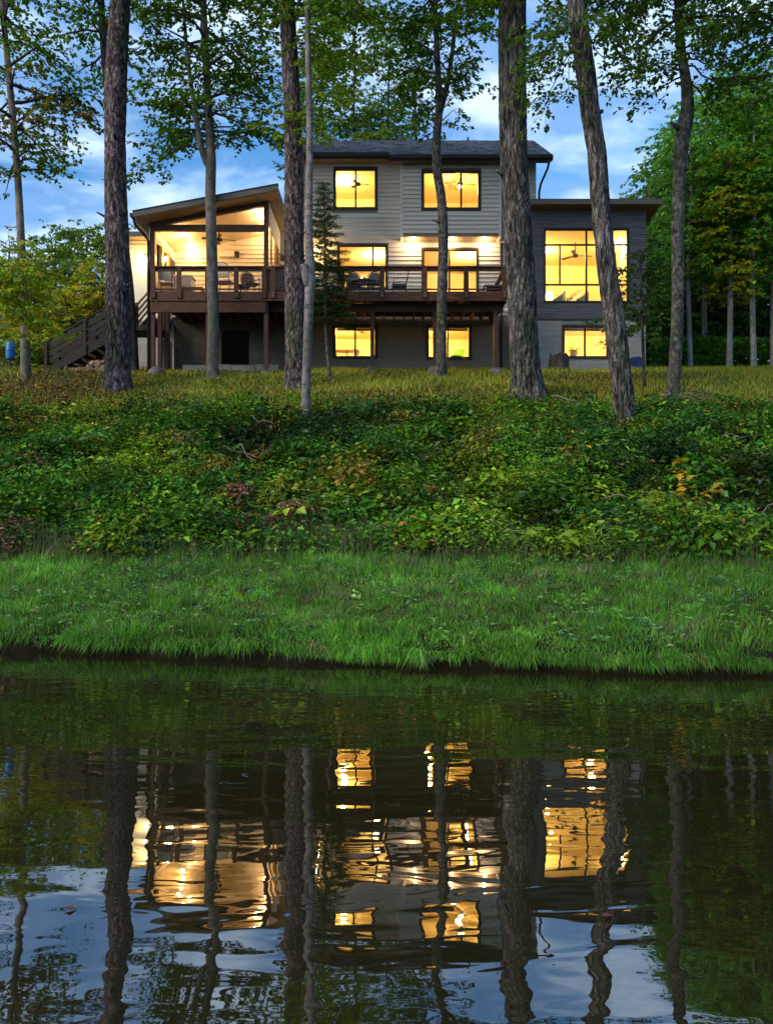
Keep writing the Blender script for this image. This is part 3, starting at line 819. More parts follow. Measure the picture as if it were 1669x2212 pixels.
def trunk_mesh(ctrl, sides, step, ridge, seed, flare=0.5):
    """ctrl rows: x,y,z,r. Returns V,F arrays with bark ridges as real relief."""
    Q = resample(ctrl, step)
    P, r = Q[:, :3], Q[:, 3].copy()
    h = Q[:, 2] - Q[0, 2]
    n = len(P); a = np.arange(sides) * 2 * math.pi / sides
    Z, Aa = np.meshgrid(h, a, indexing='ij')
    rr = np.repeat(r[:, None], sides, 1)
    root = 1 + flare * np.exp(-Z / 0.32) * (0.55 + 0.6 * np.clip(np.sin(Aa * 4 + seed) + 0.5 * np.sin(Aa * 7 + 2 * seed), -0.3, 1.2))
    # periodic vertical furrows that braid
    nr_ = max(5, int(sides / 5))
    w = Aa * nr_ / (2 * math.pi)
    ph = (vnoise(np.cos(Aa) * 2 + 9, Z * 1.6 + np.sin(Aa) * 2, seed) - .5) * 3.4
    rg = np.abs(np.sin(math.pi * (w + ph)))
    fine = fbm(np.cos(Aa) * 4 + Z * 0.9 + 20, np.sin(Aa) * 4 + Z * 4.0, seed + 3, 3) - 0.45
    big = vnoise(np.cos(Aa) * 1.2 + 5, np.sin(Aa) * 1.2 + Z * 0.6, seed + 7) - .5
    rr = rr * root * (1 + 0.10 * big) + ridge * (rg - 0.5) + ridge * 0.9 * fine
    V = np.stack([P[:, 0, None] + rr * np.cos(Aa), P[:, 1, None] + rr * np.sin(Aa), np.repeat(P[:, 2, None], sides, 1)], -1).reshape(-1, 3)
    idx = np.arange(n * sides).reshape(n, sides)
    nx = np.roll(idx, -1, 1)
    Fc = np.stack([idx[:-1], nx[:-1], nx[1:], idx[1:]], -1).reshape(-1, 4)
    return V, Fc, Q

class Wood:
    def __init__(s): s.V, s.F, s.n = [], [], 0
    def tube(s, P, r, k):
        P = np.asarray(P, float)
        T = np.gradient(P, axis=0); T = unit(T)
        ref = np.array([0, 0, 1.0]) if abs(T[0, 2]) < 0.8 else np.array([1.0, 0, 0])
        U = unit(np.cross(T, ref)); B = np.cross(T, U)
        a = np.arange(k) * 2 * math.pi / k
        V = (P[:, None] + r[:, None, None] * (np.cos(a)[None, :, None] * U[:, None] + np.sin(a)[None, :, None] * B[:, None])).reshape(-1, 3)
        idx = np.arange(len(P) * k).reshape(len(P), k); nx = np.roll(idx, -1, 1)
        s.V.append(V); s.F.append(np.stack([idx[:-1], nx[:-1], nx[1:], idx[1:]], -1).reshape(-1, 4) + s.n); s.n += len(V)

def limb_curve(rng, p0, az, pitch, length, sag=0.25, n=8, wob=0.10):
    d = np.array([math.cos(az) * math.cos(pitch), math.sin(az) * math.cos(pitch), math.sin(pitch)])
    pts = [np.array(p0, float)]
    for i in range(n - 1):
        d = d + rng.normal(0, wob, 3) + np.array([0, 0, -sag / n])
        d /= np.linalg.norm(d)
        pts.append(pts[-1] + d * length / (n - 1))
    return np.array(pts)

def limb_to(rng, p0, p1, n=8, bow=0.12, wob=0.05):
    p0, p1 = np.array(p0, float), np.array(p1, float)
    L = np.linalg.norm(p1 - p0)
    t = np.linspace(0, 1, n)[:, None]
    P = p0 * (1 - t) + p1 * t
    P[:, 2] += (np.sin(math.pi * t[:, 0]) * bow * L)
    P[1:-1] += rng.normal(0, wob * L / 3, (n - 2, 3))
    return P

def foliage(rng, limbs, wood, leaf=0.12, sub_step=0.30, sub_len=0.5, twig_step=0.15, twig_len=0.32, nleaf=8, start=0.14, droop=0.15, flat=0.25, skip=0.12):
    """limbs: list of (points, r0). Fills `wood` and returns leaf P,A,N,L,W arrays."""
    tp, td, tl = [], [], []
    for P, r0 in limbs:
        n = len(P)
        seg = np.linalg.norm(np.diff(P, axis=0), axis=1); L = seg.sum()
        cum = np.r_[0, np.cumsum(seg)] / L
        wood.tube(P, np.linspace(r0, max(0.006, r0 * 0.15), n), 5)
        ns = max(2, int(L * (1 - start) / (sub_step * 0.68)))
        for k in range(ns + 1):
            if rng.uniform() < skip and k < ns: continue
            t = start + (1 - start) * (k + rng.uniform(-.3, .3)) / ns
            t = min(max(t, 0.05), 1.0)
            p = np.array([np.interp(t, cum, P[:, j]) for j in range(3)])
            q = np.array([np.interp(min(t + .06, 1), cum, P[:, j]) - np.interp(max(t - .06, 0), cum, P[:, j]) for j in range(3)])
            ha = math.atan2(q[1], q[0]) + (rng.uniform(0.5, 1.15) * (1 if k % 2 else -1) if k < ns else rng.normal(0, .2))
            ln = L * sub_len * (1.05 - 0.75 * t) * rng.uniform(0.6, 1.25) + 0.15
            sub = limb_curve(rng, p, ha, rng.normal(0.05, 0.18), ln, droop * 2.2, 5, 0.12)
            wood.tube(sub, np.linspace(max(0.006, r0 * 0.3 * (1.1 - t)), 0.004, 5), 3)
            ntw = max(2, int(ln / twig_step))
            tt = np.linspace(0.12, 1.0, ntw)
            cs = np.linspace(0, 1, 5)
            pp = np.stack([np.interp(tt, cs, sub[:, j]) for j in range(3)], 1)
            sd = np.where(np.arange(ntw) % 2, 1, -1) * rng.uniform(0.4, 1.1, ntw); sd[-1] = 0
            hb = math.atan2(sub[-1, 1] - sub[0, 1], sub[-1, 0] - sub[0, 0]) + sd
            pitch = rng.normal(-0.05, flat, ntw)
            tp.append(pp); td.append(np.stack([np.cos(hb) * np.cos(pitch), np.sin(hb) * np.cos(pitch), np.sin(pitch)], 1))
            tl.append(twig_len * rng.uniform(0.5, 1.25, ntw))
    tp, td, tl = np.concatenate(tp), np.concatenate(td), np.concatenate(tl)
    m = len(tp)
    # thin twigs as single triangles wide strips
    leaf = leaf * 1.18
    I = np.repeat(np.arange(m), nleaf)
    u = np.tile(np.linspace(0.15, 1.0, nleaf), m) + rng.normal(0, 0.05, m * nleaf)
    P = tp[I] + td[I] * (tl[I] * u)[:, None]
    P[:, 2] -= droop * tl[I] * u ** 2 + rng.normal(0, 0.015, len(P))
    sgn = np.tile(np.where(np.arange(nleaf) % 2, 1, -1), m) * rng.uniform(0.3, 1.2, len(P))
    h = np.arctan2(td[I, 1], td[I, 0]) + sgn
    dz = rng.normal(-0.28, 0.35, len(P))
    A = unit(np.stack([np.cos(h), np.sin(h), dz], 1))
    Nn = unit(np.stack([rng.normal(0, flat * 1.8, len(P)), rng.normal(0, flat * 1.8, len(P)), np.ones(len(P))], 1))
    L = leaf * rng.uniform(0.6, 1.25, len(P)); Wd = L * rng.uniform(0.55, 0.9, len(P))
    keep = rng.uniform(0, 1, len(P)) < 0.93
    return [a[keep] for a in (P, A, Nn, L, Wd)], (tp, td, tl)

def tree(name, label, ctrl, bark, limbs_fn, seed, sides=14, step=0.25, ridge=0.0, flare=0.4, cols=GREENS, wts=GREENW, tint=None, group=None, extra_trunks=(), leafm='leaf', **fk):
    """ctrl rows x,y,z,r (world). limbs_fn(rng, Q) -> list of (points, r0)"""
    rng = np.random.default_rng(seed)
    C = np.array(ctrl, float)
    root = empty(name, C[0, :3], label, 'tree', group)
    V, Fc, Q = trunk_mesh(C, sides, step, ridge, seed, flare)
    Vs, Fs = [V], [Fc]; nV = len(V)
    for e in extra_trunks:
        V2, F2, _ = trunk_mesh(np.array(e, float), max(8, sides - 2), step, ridge * 0.8, seed + 1, 0.0)
        Vs.append(V2); Fs.append(F2 + nV); nV += len(V2)
    link('trunk', np_mesh('trunk', np.concatenate(Vs) - C[0, :3], np.concatenate(Fs), M[bark], True), root)
    wood = Wood()
    limbs = limbs_fn(rng, Q)
    if limbs:
        (P, A, Nn, L, Wd), _ = foliage(rng, limbs, wood, **fk)
        V, Fl = leaf_arrays(P, A, Nn, L, Wd)
        c = palette(rng, len(P), cols, wts, 0.22)
        clump = fbm(P[:, 0] * 0.9 + P[:, 1] * 0.5, P[:, 2] * 0.9, seed + 4, 3)
        c = c * (0.85 + 1.3 * clump)[:, None]
        if tint is not None: c = tint(rng, P, c)
        link('crown', np_mesh('crown', V - C[0, :3], Fl, M[leafm], False, np.repeat(c, 4, 0)), root)
        link('branches', np_mesh('branches', np.concatenate(wood.V) - C[0, :3], np.concatenate(wood.F), M['twig'], True), root)['kind'] = 'stuff'
    return root, Q

def px_ctrl(d, rows, below=0.35):
    """rows (px, py, width_px[, d]) bottom to top -> world trunk control points, buried a little"""
    out = []
    for r_ in rows:
        dd = r_[3] if len(r_) > 3 else d
        p = at(r_[0], r_[1], dd)
        out.append((*p, r_[2] * dd / F / 2))
    f = out[0]
    gz = float(ground_z(f[0], f[1])) - below
    if gz < f[2] - 0.02: out.insert(0, (f[0], f[1], gz, f[3] * 1.05))
    return out

def at_z(Q, z):
    z = np.clip(z, Q[0, 2], Q[-1, 2])
    return np.array([np.interp(z, Q[:, 2], Q[:, j]) for j in range(4)])

def whorl(z0, z1, n, l0, l1, pitch=(0.15, 0.6), sag=0.5, r=0.05, azr=None, top=True):
    n = int(n * 1.35)
    def fn(rng, Q):
        out = []
        for k in range(n):
            t = (k + rng.uniform(0, 1)) / n
            z = z0 + (z1 - z0) * t
            b = at_z(Q, z)
            az = k * 2.4 + rng.uniform(-.4, .4) if azr is None else rng.uniform(*azr)
            shape = math.sin(math.pi * (0.18 + 0.70 * t)) ** 0.6
            ln = (l0 + (l1 - l0) * rng.uniform(0, 1)) * shape
            P = limb_curve(rng, b[:3], az, rng.uniform(*pitch), ln, sag, 8, 0.09)
            out.append((P, min(b[3] * 0.6, r * (0.5 + ln / l1))))
        return out
    return fn

def targets(lst, d, r=0.035, bow=0.10):
    """lst: (z_start, px, py, depth_offset)"""
    def fn(rng, Q):
        out = []
        for z, px, py, dd in lst:
            b = at_z(Q, z)
            P = limb_to(rng, b[:3], at(px, py, d + dd), 9, bow)
            out.append((P, r))
        return out
    return fn

def both(*fs):
    return lambda rng, Q: sum([f(rng, Q) for f in fs], [])

def autumn(x0, f=0.5, zmax=99, col=(0.24, 0.15, 0.02)):
    def fn(rng, P, c):
        q = (fbm(P[:, 0] * 0.8 + P[:, 1], P[:, 2] * 0.8, 93, 3) > x0) & (P[:, 2] < zmax) & (rng.uniform(0, 1, len(P)) < f)
        c = c.copy()
        c[q] = np.array(col) * np.exp(rng.normal(0, 0.3, (q.sum(), 1))) * np.exp(rng.normal(0, 0.12, (q.sum(), 3)))
        return c
    return fn

make_grass()
make_cover()
# slender grey tree at the far left
tree('maple_tree', 'slender grey maple furthest left, leaning slightly, yellowing lower leaves', px_ctrl(26, [(57, 818, 22), (54, 700, 19), (48, 560, 17), (40, 400, 15), (28, 250, 14), (14, 100, 12), (0, -60, 10), (-10, -260, 6)]), 'bark_smooth',
     both(whorl(12.0, 20.5, 25, 1.8, 2.9, (0.05, 0.55), 0.6, 0.045), targets([(13.2, 190, 250, -0.6), (12.4, 130, 330, 0.4), (13.6, 215, 180, 0.5), (12.0, 20, 380, -1.0), (12.5, 110, 300, -1.5)], 26)),
     1, 16, 0.2, 0.004, cols=GREENS + [(0.17, 0.13, 0.02)], wts=GREENW + [0.6], tint=autumn(0.50, 0.6, 15.5, (0.20, 0.14, 0.022)), leaf=0.13, nleaf=7, sub_step=0.34, skip=0.2)
# big brown trunk on the left
tree('oak_tree', 'tall thick brown trunk standing before the stair landing', px_ctrl(24, [(253, 846, 62), (255, 800, 56), (256, 700, 54), (253, 500, 48), (249, 320, 44), (252, 150, 44), (260, 0, 42), (266, -200, 36), (272, -500, 20)]), 'bark_brown',
     whorl(17.6, 22.5, 14, 2.2, 3.8, (0.2, 0.7), 0.5, 0.06), 2, 44, 0.055, 0.024, 0.5, leaf=0.13, sub_step=0.4)
# second trunk half hidden behind it
tree('leaning_tree', 'narrow dark trunk mostly hidden behind the thick brown trunk', px_ctrl(27.5, [(289, 806, 24), (280, 640, 22), (262, 470, 19), (240, 260, 16), (226, 120, 15), (219, 0, 14), (210, -200, 9)]), 'bark_dark',
     whorl(16.2, 21.0, 14, 1.6, 3.0, (0.1, 0.6), 0.5, 0.04), 3, 16, 0.2, 0.005, leaf=0.13, sub_step=0.36)
# smooth forked tree before the porch
ct = px_ctrl(26.2, [(460, 808, 27), (459, 770, 24), (461, 700, 25), (458, 560, 24), (455, 430, 23), (456, 350, 22), (453, 280, 18), (446, 150, 16), (440, 20, 14), (436, -120, 11), (430, -330, 5)])
fk1 = [(*at(455, 368, 26.2), 0.115), (*at(440, 335, 26.15), 0.10), (*at(428, 280, 26.0), 0.085), (*at(414, 190, 25.9), 0.07), (*at(402, 90, 25.8), 0.055), (*at(392, -60, 25.7), 0.03)]
tree('beech_tree', 'smooth grey forked tree standing in front of the lit porch', ct, 'bark_smooth',
     both(whorl(13.3, 20.5, 26, 1.5, 2.7, (0.05, 0.55), 0.6, 0.04), targets([(13.0, 298, 385, -0.5), (13.4, 320, 330, 0.3), (13.6, 615, 330, -0.4), (14.0, 590, 250, 0.4), (14.5, 300, 200, -0.8), (14.8, 560, 170, 0.6), (15.5, 320, 100, 0.5), (15.6, 560, 60, -0.6), (13.5, 380, 310, 1.0), (13.2, 520, 300, 0.8), (14.2, 345, 250, 1.1), (15.0, 590, 120, -1.0), (14.4, 500, 200, -1.2)], 26.2, 0.03, 0.14)),
     4, 18, 0.14, 0.004, 0.55, extra_trunks=[fk1], leaf=0.125, nleaf=7, sub_step=0.30, skip=0.12)
# thick trunk in the middle left
tree('hickory_tree', 'thick flaky barked trunk between the porch and the main house', px_ctrl(24.4, [(640, 840, 50), (640, 780, 46), (637, 650, 44), (635, 500, 42), (636, 350, 40), (630, 200, 36), (622, 60, 34), (616, -60, 32), (605, -300, 22), (600, -480, 12)]), 'bark_brown',
     both(whorl(16.2, 22.0, 18, 2.0, 3.6, (0.1, 0.6), 0.6, 0.05), targets([(13.0, 668, 318, -0.8), (13.2, 612, 320, -1.0), (15.0, 720, 150, -0.8), (15.8, 700, 60, -1.2), (15.4, 745, 110, 0.6), (16.0, 590, 60, -0.8), (14.6, 700, 215, -1.0), (16.3, 800, 50, -0.5)], 24.4, 0.025, 0.16)),
     5, 44, 0.055, 0.022, 0.5, cols=[(0.115, 0.20, 0.010), (0.080, 0.155, 0.010), (0.16, 0.22, 0.014)], wts=[3, 3, 2], leaf=0.125, sub_step=0.27, skip=0.1)
# birch with a cut stub
bt = px_ctrl(20.4, [(659, 912, 22), (661, 850, 20), (664, 750, 19), (668, 640, 20), (670, 600, 22), (667, 500, 17), (668, 400, 15), (669, 280, 14), (666, 150, 13), (664, 0, 12), (660, -160, 10), (655, -420, 5)])
birch, _ = tree('birch_tree', 'pale slim birch with a sawn off side stub', bt, 'bark_birch',
     both(whorl(14.6, 18.5, 12, 1.2, 2.3, (0.1, 0.6), 0.6, 0.03), targets([(13.2, 720, 70, -0.4), (13.0, 610, 110, 0.2), (13.6, 790, 40, 0.4), (13.8, 690, 20, -0.6)], 20.4, 0.02)), 6, 18, 0.1, 0.004, 0.15, leaf=0.11, sub_step=0.28)
sb = MB(); a0, a1 = at(668, 622, 20.4), at(655, 571, 20.25)
sb.tube([a0, a0 * .6 + a1 * .4 + np.array([-0.02, 0, 0]), a1], [0.10, 0.095, 0.085], 12)
mk('cut_stub', sb, M['bark_birch'], birch, True)
sb = MB(); dr = unit(a1 - a0); sb.tube([a1, a1 + dr * 0.006], [0.080, 0.078], 12)
mk('cut_face', sb, M['cut_wood'], birch)
# curved slim tree in front of the main house
fct = px_ctrl(26.2, [(952, 808, 25), (953, 760, 22), (954, 640, 21), (957, 520, 21), (953, 430, 20), (944, 370, 20), (943, 300, 18), (948, 230, 16), (945, 140, 13), (940, 40, 11), (935, -120, 8), (930, -300, 4)])
fk2 = [(*at(946, 255, 26.2), 0.10), (*at(962, 200, 26.3), 0.085), (*at(974, 130, 26.4), 0.07), (*at(984, 40, 26.5), 0.055), (*at(996, -80, 26.6), 0.03)]
tree('curved_tree', 'slim curved pale trunk forking in front of the upstairs window', fct, 'bark_pale',
     both(whorl(15.0, 20.5, 22, 1.2, 2.3, (0.1, 0.7), 0.5, 0.03), targets([(13.8, 880, 200, 0.3), (14.0, 1010, 190, -0.2), (13.6, 990, 235, 0.4), (14.6, 860, 110, -0.4), (14.8, 1020, 110, 0.4), (15.3, 1050, 60, -0.6), (15.4, 870, 40, 0.5), (14.4, 1000, 150, -0.8), (13.5, 915, 265, -0.3)], 26.2, 0.022)),
     7, 16, 0.12, 0.006, 0.3, extra_trunks=[fk2], leaf=0.12, sub_step=0.30, skip=0.18)
# the great furrowed trunk
tree('furrowed_tree', 'thickest trunk, deeply furrowed grey bark, before the right end of the deck', px_ctrl(22.6, [(1143, 868, 78), (1137, 820, 68), (1130, 740, 62), (1123, 600, 60), (1114, 450, 58), (1108, 300, 57), (1106, 150, 57), (1106, 0, 58), (1104, -200, 50), (1100, -550, 26)]), 'bark_rough',
     both(whorl(16.4, 22.0, 16, 2.2, 4.0, (0.1, 0.6), 0.6, 0.06), targets([(15.4, 1000, 60, -1.0), (15.6, 1060, 90, -1.2), (15.5, 960, 30, 0.5), (15.8, 1200, 40, -0.8)], 22.6, 0.03)),
     8, 64, 0.05, 0.036, 0.6, leaf=0.125, sub_step=0.32)
# leaning trunk on the right
tree('slanting_tree', 'dark furrowed trunk slanting across the right wing windows', px_ctrl(19.7, [(1352, 935, 48), (1347, 880, 44), (1336, 780, 43), (1321, 660, 43), (1308, 560, 41), (1297, 450, 40), (1288, 330, 40), (1274, 240, 40), (1262, 140, 40), (1246, 20, 38), (1238, -100, 34), (1222, -420, 20)]), 'bark_rough',
     both(whorl(14.8, 19.5, 14, 2.0, 3.4, (0.0, 0.6), 0.7, 0.05), targets([(13.6, 1160, 190, 0.2), (13.2, 1185, 110, -0.5), (12.8, 1170, 250, 0.5), (13.8, 1210, 50, 0.6), (13.0, 1330, 190, 0.3), (13.4, 1350, 110, -0.4), (13.8, 1400, 60, 0.4), (13.2, 1215, 215, -0.8)], 19.7, 0.02, 0.08)),
     9, 48, 0.05, 0.026, 0.5, leaf=0.105, sub_step=0.26, nleaf=8, droop=0.35, cols=[(0.045, 0.10, 0.015), (0.07, 0.135, 0.02), (0.10, 0.15, 0.02)], wts=[4, 3, 1.5])
# crooked tree further right
tree('crooked_tree', 'crooked trunk with a knot, pale mottled foot, right of the wing', px_ctrl(21.8, [(1452, 880, 31), (1454, 830, 27), (1460, 740, 26), (1463, 640, 25), (1463, 500, 25), (1466, 400, 27), (1470, 320, 29), (1478, 268, 32), (1484, 230, 26), (1480, 170, 21), (1470, 110, 19), (1465, 20, 18), (1468, -120, 15), (1470, -360, 8)]), 'bark_pale',
     both(whorl(14.2, 20.5, 26, 2.0, 3.8, (0.0, 0.55), 0.6, 0.045), targets([(13.2, 1350, 150, -0.4), (13.0, 1380, 230, 0.3), (13.4, 1600, 170, -0.8), (13.2, 1640, 260, 0.2), (13.6, 1560, 90, -1.2), (14.0, 1660, 60, 0.5), (13.6, 1400, 60, -0.9), (12.9, 1580, 300, -0.3), (13.0, 1420, 150, -1.4), (13.8, 1500, 30, -1.4)], 21.8, 0.03, 0.06)),
     10, 22, 0.09, 0.008, 0.3, cols=[(0.040, 0.095, 0.008), (0.055, 0.125, 0.009), (0.085, 0.16, 0.010)], wts=[3, 3, 2], leaf=0.12, nleaf=7, sub_step=0.34, skip=0.14)
# tree standing just outside the frame on the right whose boughs hang in
tree('overhanging_tree', 'tree past the right edge whose dark boughs hang in at the top', px_ctrl(19.5, [(1742, 930, 36), (1740, 700, 33), (1736, 400, 30), (1730, 100, 26), (1726, -200, 18), (1722, -460, 9)]), 'bark_dark',
     both(whorl(11.5, 18.5, 22, 2.0, 3.6, (-0.05, 0.5), 0.7, 0.04), targets([(11.6, 1600, 240, -0.5), (12.4, 1560, 130, 0.4), (12.8, 1590, 40, -0.6), (11.0, 1640, 330, 0.3), (13.0, 1500, 60, 0.2)], 19.5, 0.03, 0.06)),
     11, 16, 0.25, 0.006, cols=[(0.030, 0.075, 0.008), (0.045, 0.105, 0.009), (0.075, 0.14, 0.010)], wts=[3, 3, 1.5], leaf=0.115, nleaf=7, sub_step=0.36, skip=0.15)
# small sapling beside the wing
tree('sapling', 'thin leafy sapling beside the right corner of the wing', px_ctrl(24.2, [(1391, 852, 8), (1389, 780, 7), (1386, 700, 6), (1384, 620, 5), (1381, 545, 3)]), 'bark_dark',
     targets([(7.2, 1350, 650, -0.2), (7.6, 1365, 590, 0.3), (8.0, 1415, 560, 0.1), (7.4, 1420, 640, -0.3), (8.3, 1372, 540, 0.2), (6.9, 1352, 705, 0.2), (7.0, 1425, 600, 0.4), (7.9, 1352, 600, -0.4), (6.6, 1300, 690, -0.4), (6.8, 1345, 630, 0.5), (8.4, 1395, 530, 0.3), (6.4, 1420, 700, -0.2)], 24.2, 0.008, 0.08),
     12, 8, 0.2, 0, 0, cols=[(0.030, 0.075, 0.016), (0.05, 0.105, 0.02), (0.09, 0.13, 0.02)], wts=[3, 3, 1], leaf=0.10, sub_step=0.16, twig_len=0.2, twig_step=0.12)
# low yellow green maple at the far left
tree('young_maple', 'young yellow green maple reaching in low at the left edge', px_ctrl(22.5, [(-38, 880, 14), (-34, 780, 12), (-20, 690, 10), (0, 640, 7), (5, 590, 4), (6, 560, 2)]), 'bark_dark',
     targets([(6.9, 60, 590, -0.6), (7.1, 95, 640, 0.4), (7.0, 80, 700, -0.2), (7.4, 30, 520, 0.2), (7.6, 70, 545, 0.6), (6.8, 110, 720, 0.3), (7.3, 20, 570, -0.8), (7.2, 50, 655, 0.8), (6.6, 30, 735, -0.3), (7.0, -10, 600, 0.5), (7.5, 105, 590, 0.9), (7.5, 15, 520, 0.1), (7.5, -15, 540, -.2)], 22.5, 0.014, 0.12),
     13, 10, 0.2, 0, 0, cols=[(0.20, 0.28, 0.018), (0.14, 0.23, 0.016), (0.28, 0.28, 0.02), (0.42, 0.22, 0.018)], wts=[4, 3, 2, 0.5], leaf=0.13, sub_step=0.2, twig_len=0.26)

# young conifer in front of the deck
def conifer():
    rng = np.random.default_rng(40)
    d = 25.9
    ctrl = px_ctrl(d, [(712, 812, 8), (706, 740, 8), (703, 650, 7), (702, 560, 6), (701, 470, 4), (698, 392, 1.5)])
    root = empty('young_hemlock', ctrl[0][:3], 'young dark conifer growing in front of the deck railing', 'tree')
    V, Fc, Q = trunk_mesh(np.array(ctrl), 10, 0.15, 0.002, 40, 0.1)
    link('trunk', np_mesh('trunk', V - Q[0, :3], Fc, M['bark_pale'], True), root)
    wood = Wood(); P, A, Nn, L, Wd = [], [], [], [], []
    z0, z1 = at(702, 700, d)[2], at(698, 396, d)[2]
    for k in range(110):
        t = (k + rng.uniform(-.4, .4)) / 110; t = min(max(t, 0), 0.985)
        z = z0 + (z1 - z0) * t
        b = at_z(Q, z)
        ln = (0.16 + 1.05 * (1 - t) ** 0.85) * rng.uniform(0.6, 1.2)
        az = k * 2.4 + rng.uniform(-.3, .3)
        pts = limb_curve(rng, b[:3], az, 0.35 - 0.25 * (1 - t), ln, 0.35, 7, 0.05)
        wood.tube(pts, np.linspace(0.012, 0.003, 7), 4)
        m = int(ln / 0.055) + 2
        for j in range(m):
            u = 0.12 + 0.88 * j / m
            p = np.array([np.interp(u, np.linspace(0, 1, 7), pts[:, q]) for q in range(3)])
            ha = az + (1 if j % 2 else -1) * rng.uniform(0.5, 1.1)
            tl = (0.10 + 0.22 * (1 - u) * min(1, ln)) * rng.uniform(.6, 1.2)
            nn = max(5, int(tl / 0.018))
            w = np.linspace(0, 1, nn)
            dv = np.array([math.cos(ha), math.sin(ha), -0.12])
            pp = p + dv * tl * w[:, None]
            h2 = ha + np.where(np.arange(nn) % 2, 1, -1) * rng.uniform(.5, 1.1, nn)
            P.append(pp); A.append(unit(np.stack([np.cos(h2), np.sin(h2), rng.normal(0.05, .3, nn)], 1)))
            Nn.append(unit(np.stack([rng.normal(0, .3, nn), rng.normal(0, .3, nn), np.ones(nn)], 1)))
            L.append(rng.uniform(0.06, 0.11, nn)); Wd.append(np.full(nn, 0.040))
    P, A, Nn, L, Wd = [np.concatenate(q) for q in (P, A, Nn, L, Wd)]
    V, Fl = leaf_arrays(P, A, Nn, L, Wd, 0.1)
    c = palette(rng, len(P), [(0.034, 0.090, 0.026), (0.052, 0.12, 0.028), (0.09, 0.15, 0.028)], [3, 3, 1.5], 0.25)
    link('crown', np_mesh('crown', V - Q[0, :3], Fl, M['needle'], False, np.repeat(c, 4, 0)), root)
    link('branches', np_mesh('branches', np.concatenate(wood.V) - Q[0, :3], np.concatenate(wood.F), M['twig'], True), root)['kind'] = 'stuff'
conifer()

# trees behind the house
BG = [(0.10, 0.175, 0.016), (0.075, 0.14, 0.014), (0.15, 0.20, 0.018)]
for k, (px, d, top, z0, n, l0, l1, lab, pal) in enumerate([
    (768, 40, -60, 13.5, 30, 1.4, 2.6, 'tall leafy tree rising behind the roof above the left upstairs window', 0),
    (842, 44, 20, 14.5, 24, 1.3, 2.3, 'narrower tree behind the middle of the roof ridge', 0),
    (700, 42, 40, 13.5, 22, 1.2, 2.2, 'tree behind the roof just right of the flaky thick trunk', 1),
    (900, 46, 140, 15.5, 16, 1.0, 1.9, 'small crown peeping over the roof behind the curved trunk', 1)]):
    tree('background_tree', lab, px_ctrl(d, [(px, 690, 10), (px + 3, 400, 8), (px - 4, 240, 5), (px + 4, top, 1)]), 'bark_dark', whorl(z0, at(0, top, d)[2] - 0.1, int(n * 1.3), l0 * 1.15, l1 * 1.25, (0.0, 0.8), 0.4, 0.03), 60 + k, 10, 0.5, 0,
         cols=BG if pal == 0 else [(0.045, 0.085, 0.02), (0.07, 0.115, 0.022)], wts=[3, 2, 2] if pal == 0 else [1, 1], group='trees behind the house', leaf=0.17, nleaf=6, sub_step=0.36, skip=0.15)
# trees left of the house
for k, (px, d, top, z0, n, l0, l1, lab, cols) in enumerate([
    (188, 36, 488, 8.6, 26, 1.3, 2.4, 'broad dark trunked tree behind the stair flight', BG),
    (120, 40, 500, 8.8, 24, 1.4, 2.5, 'bushy green tree between the slender maple and the stairs', BG),
    (222, 33, 560, 7.6, 22, 1.0, 1.8, 'low golden green tree at the head of the stairs', [(0.22, 0.25, 0.02), (0.14, 0.20, 0.018), (0.40, 0.24, 0.018)]),
    (80, 34, 600, 7.8, 22, 1.1, 2.0, 'yellowing maple just right of the slender grey trunk', [(0.26, 0.28, 0.02), (0.16, 0.22, 0.018), (0.40, 0.26, 0.018)]),
    (20, 44, 520, 9.5, 22, 1.3, 2.4, 'orange tinged tree far back at the left edge', [(0.14, 0.19, 0.018), (0.24, 0.22, 0.02), (0.45, 0.19, 0.018)]),
    (150, 32, 640, 7.2, 20, 0.9, 1.6, 'low bright green shrub tree right behind the stair railing', [(0.16, 0.25, 0.02), (0.24, 0.26, 0.02), (0.38, 0.22, 0.018)])]):
    tree('garden_tree', lab, px_ctrl(d, [(px, 770, 13), (px + 3, 700, 11), (px - 2, (700 + top) / 2, 7), (px + 2, top, 1)]), 'bark_dark', whorl(z0, at(0, top, d)[2] - 0.05, int(n * 1.3), l0, l1, (0.0, 0.8), 0.5, 0.03), 80 + k, 10, 0.4, 0,
         cols=cols, wts=[3, 2.5, 1.6], group='trees left of the house', leaf=0.16, nleaf=6, sub_step=0.32, skip=0.1)
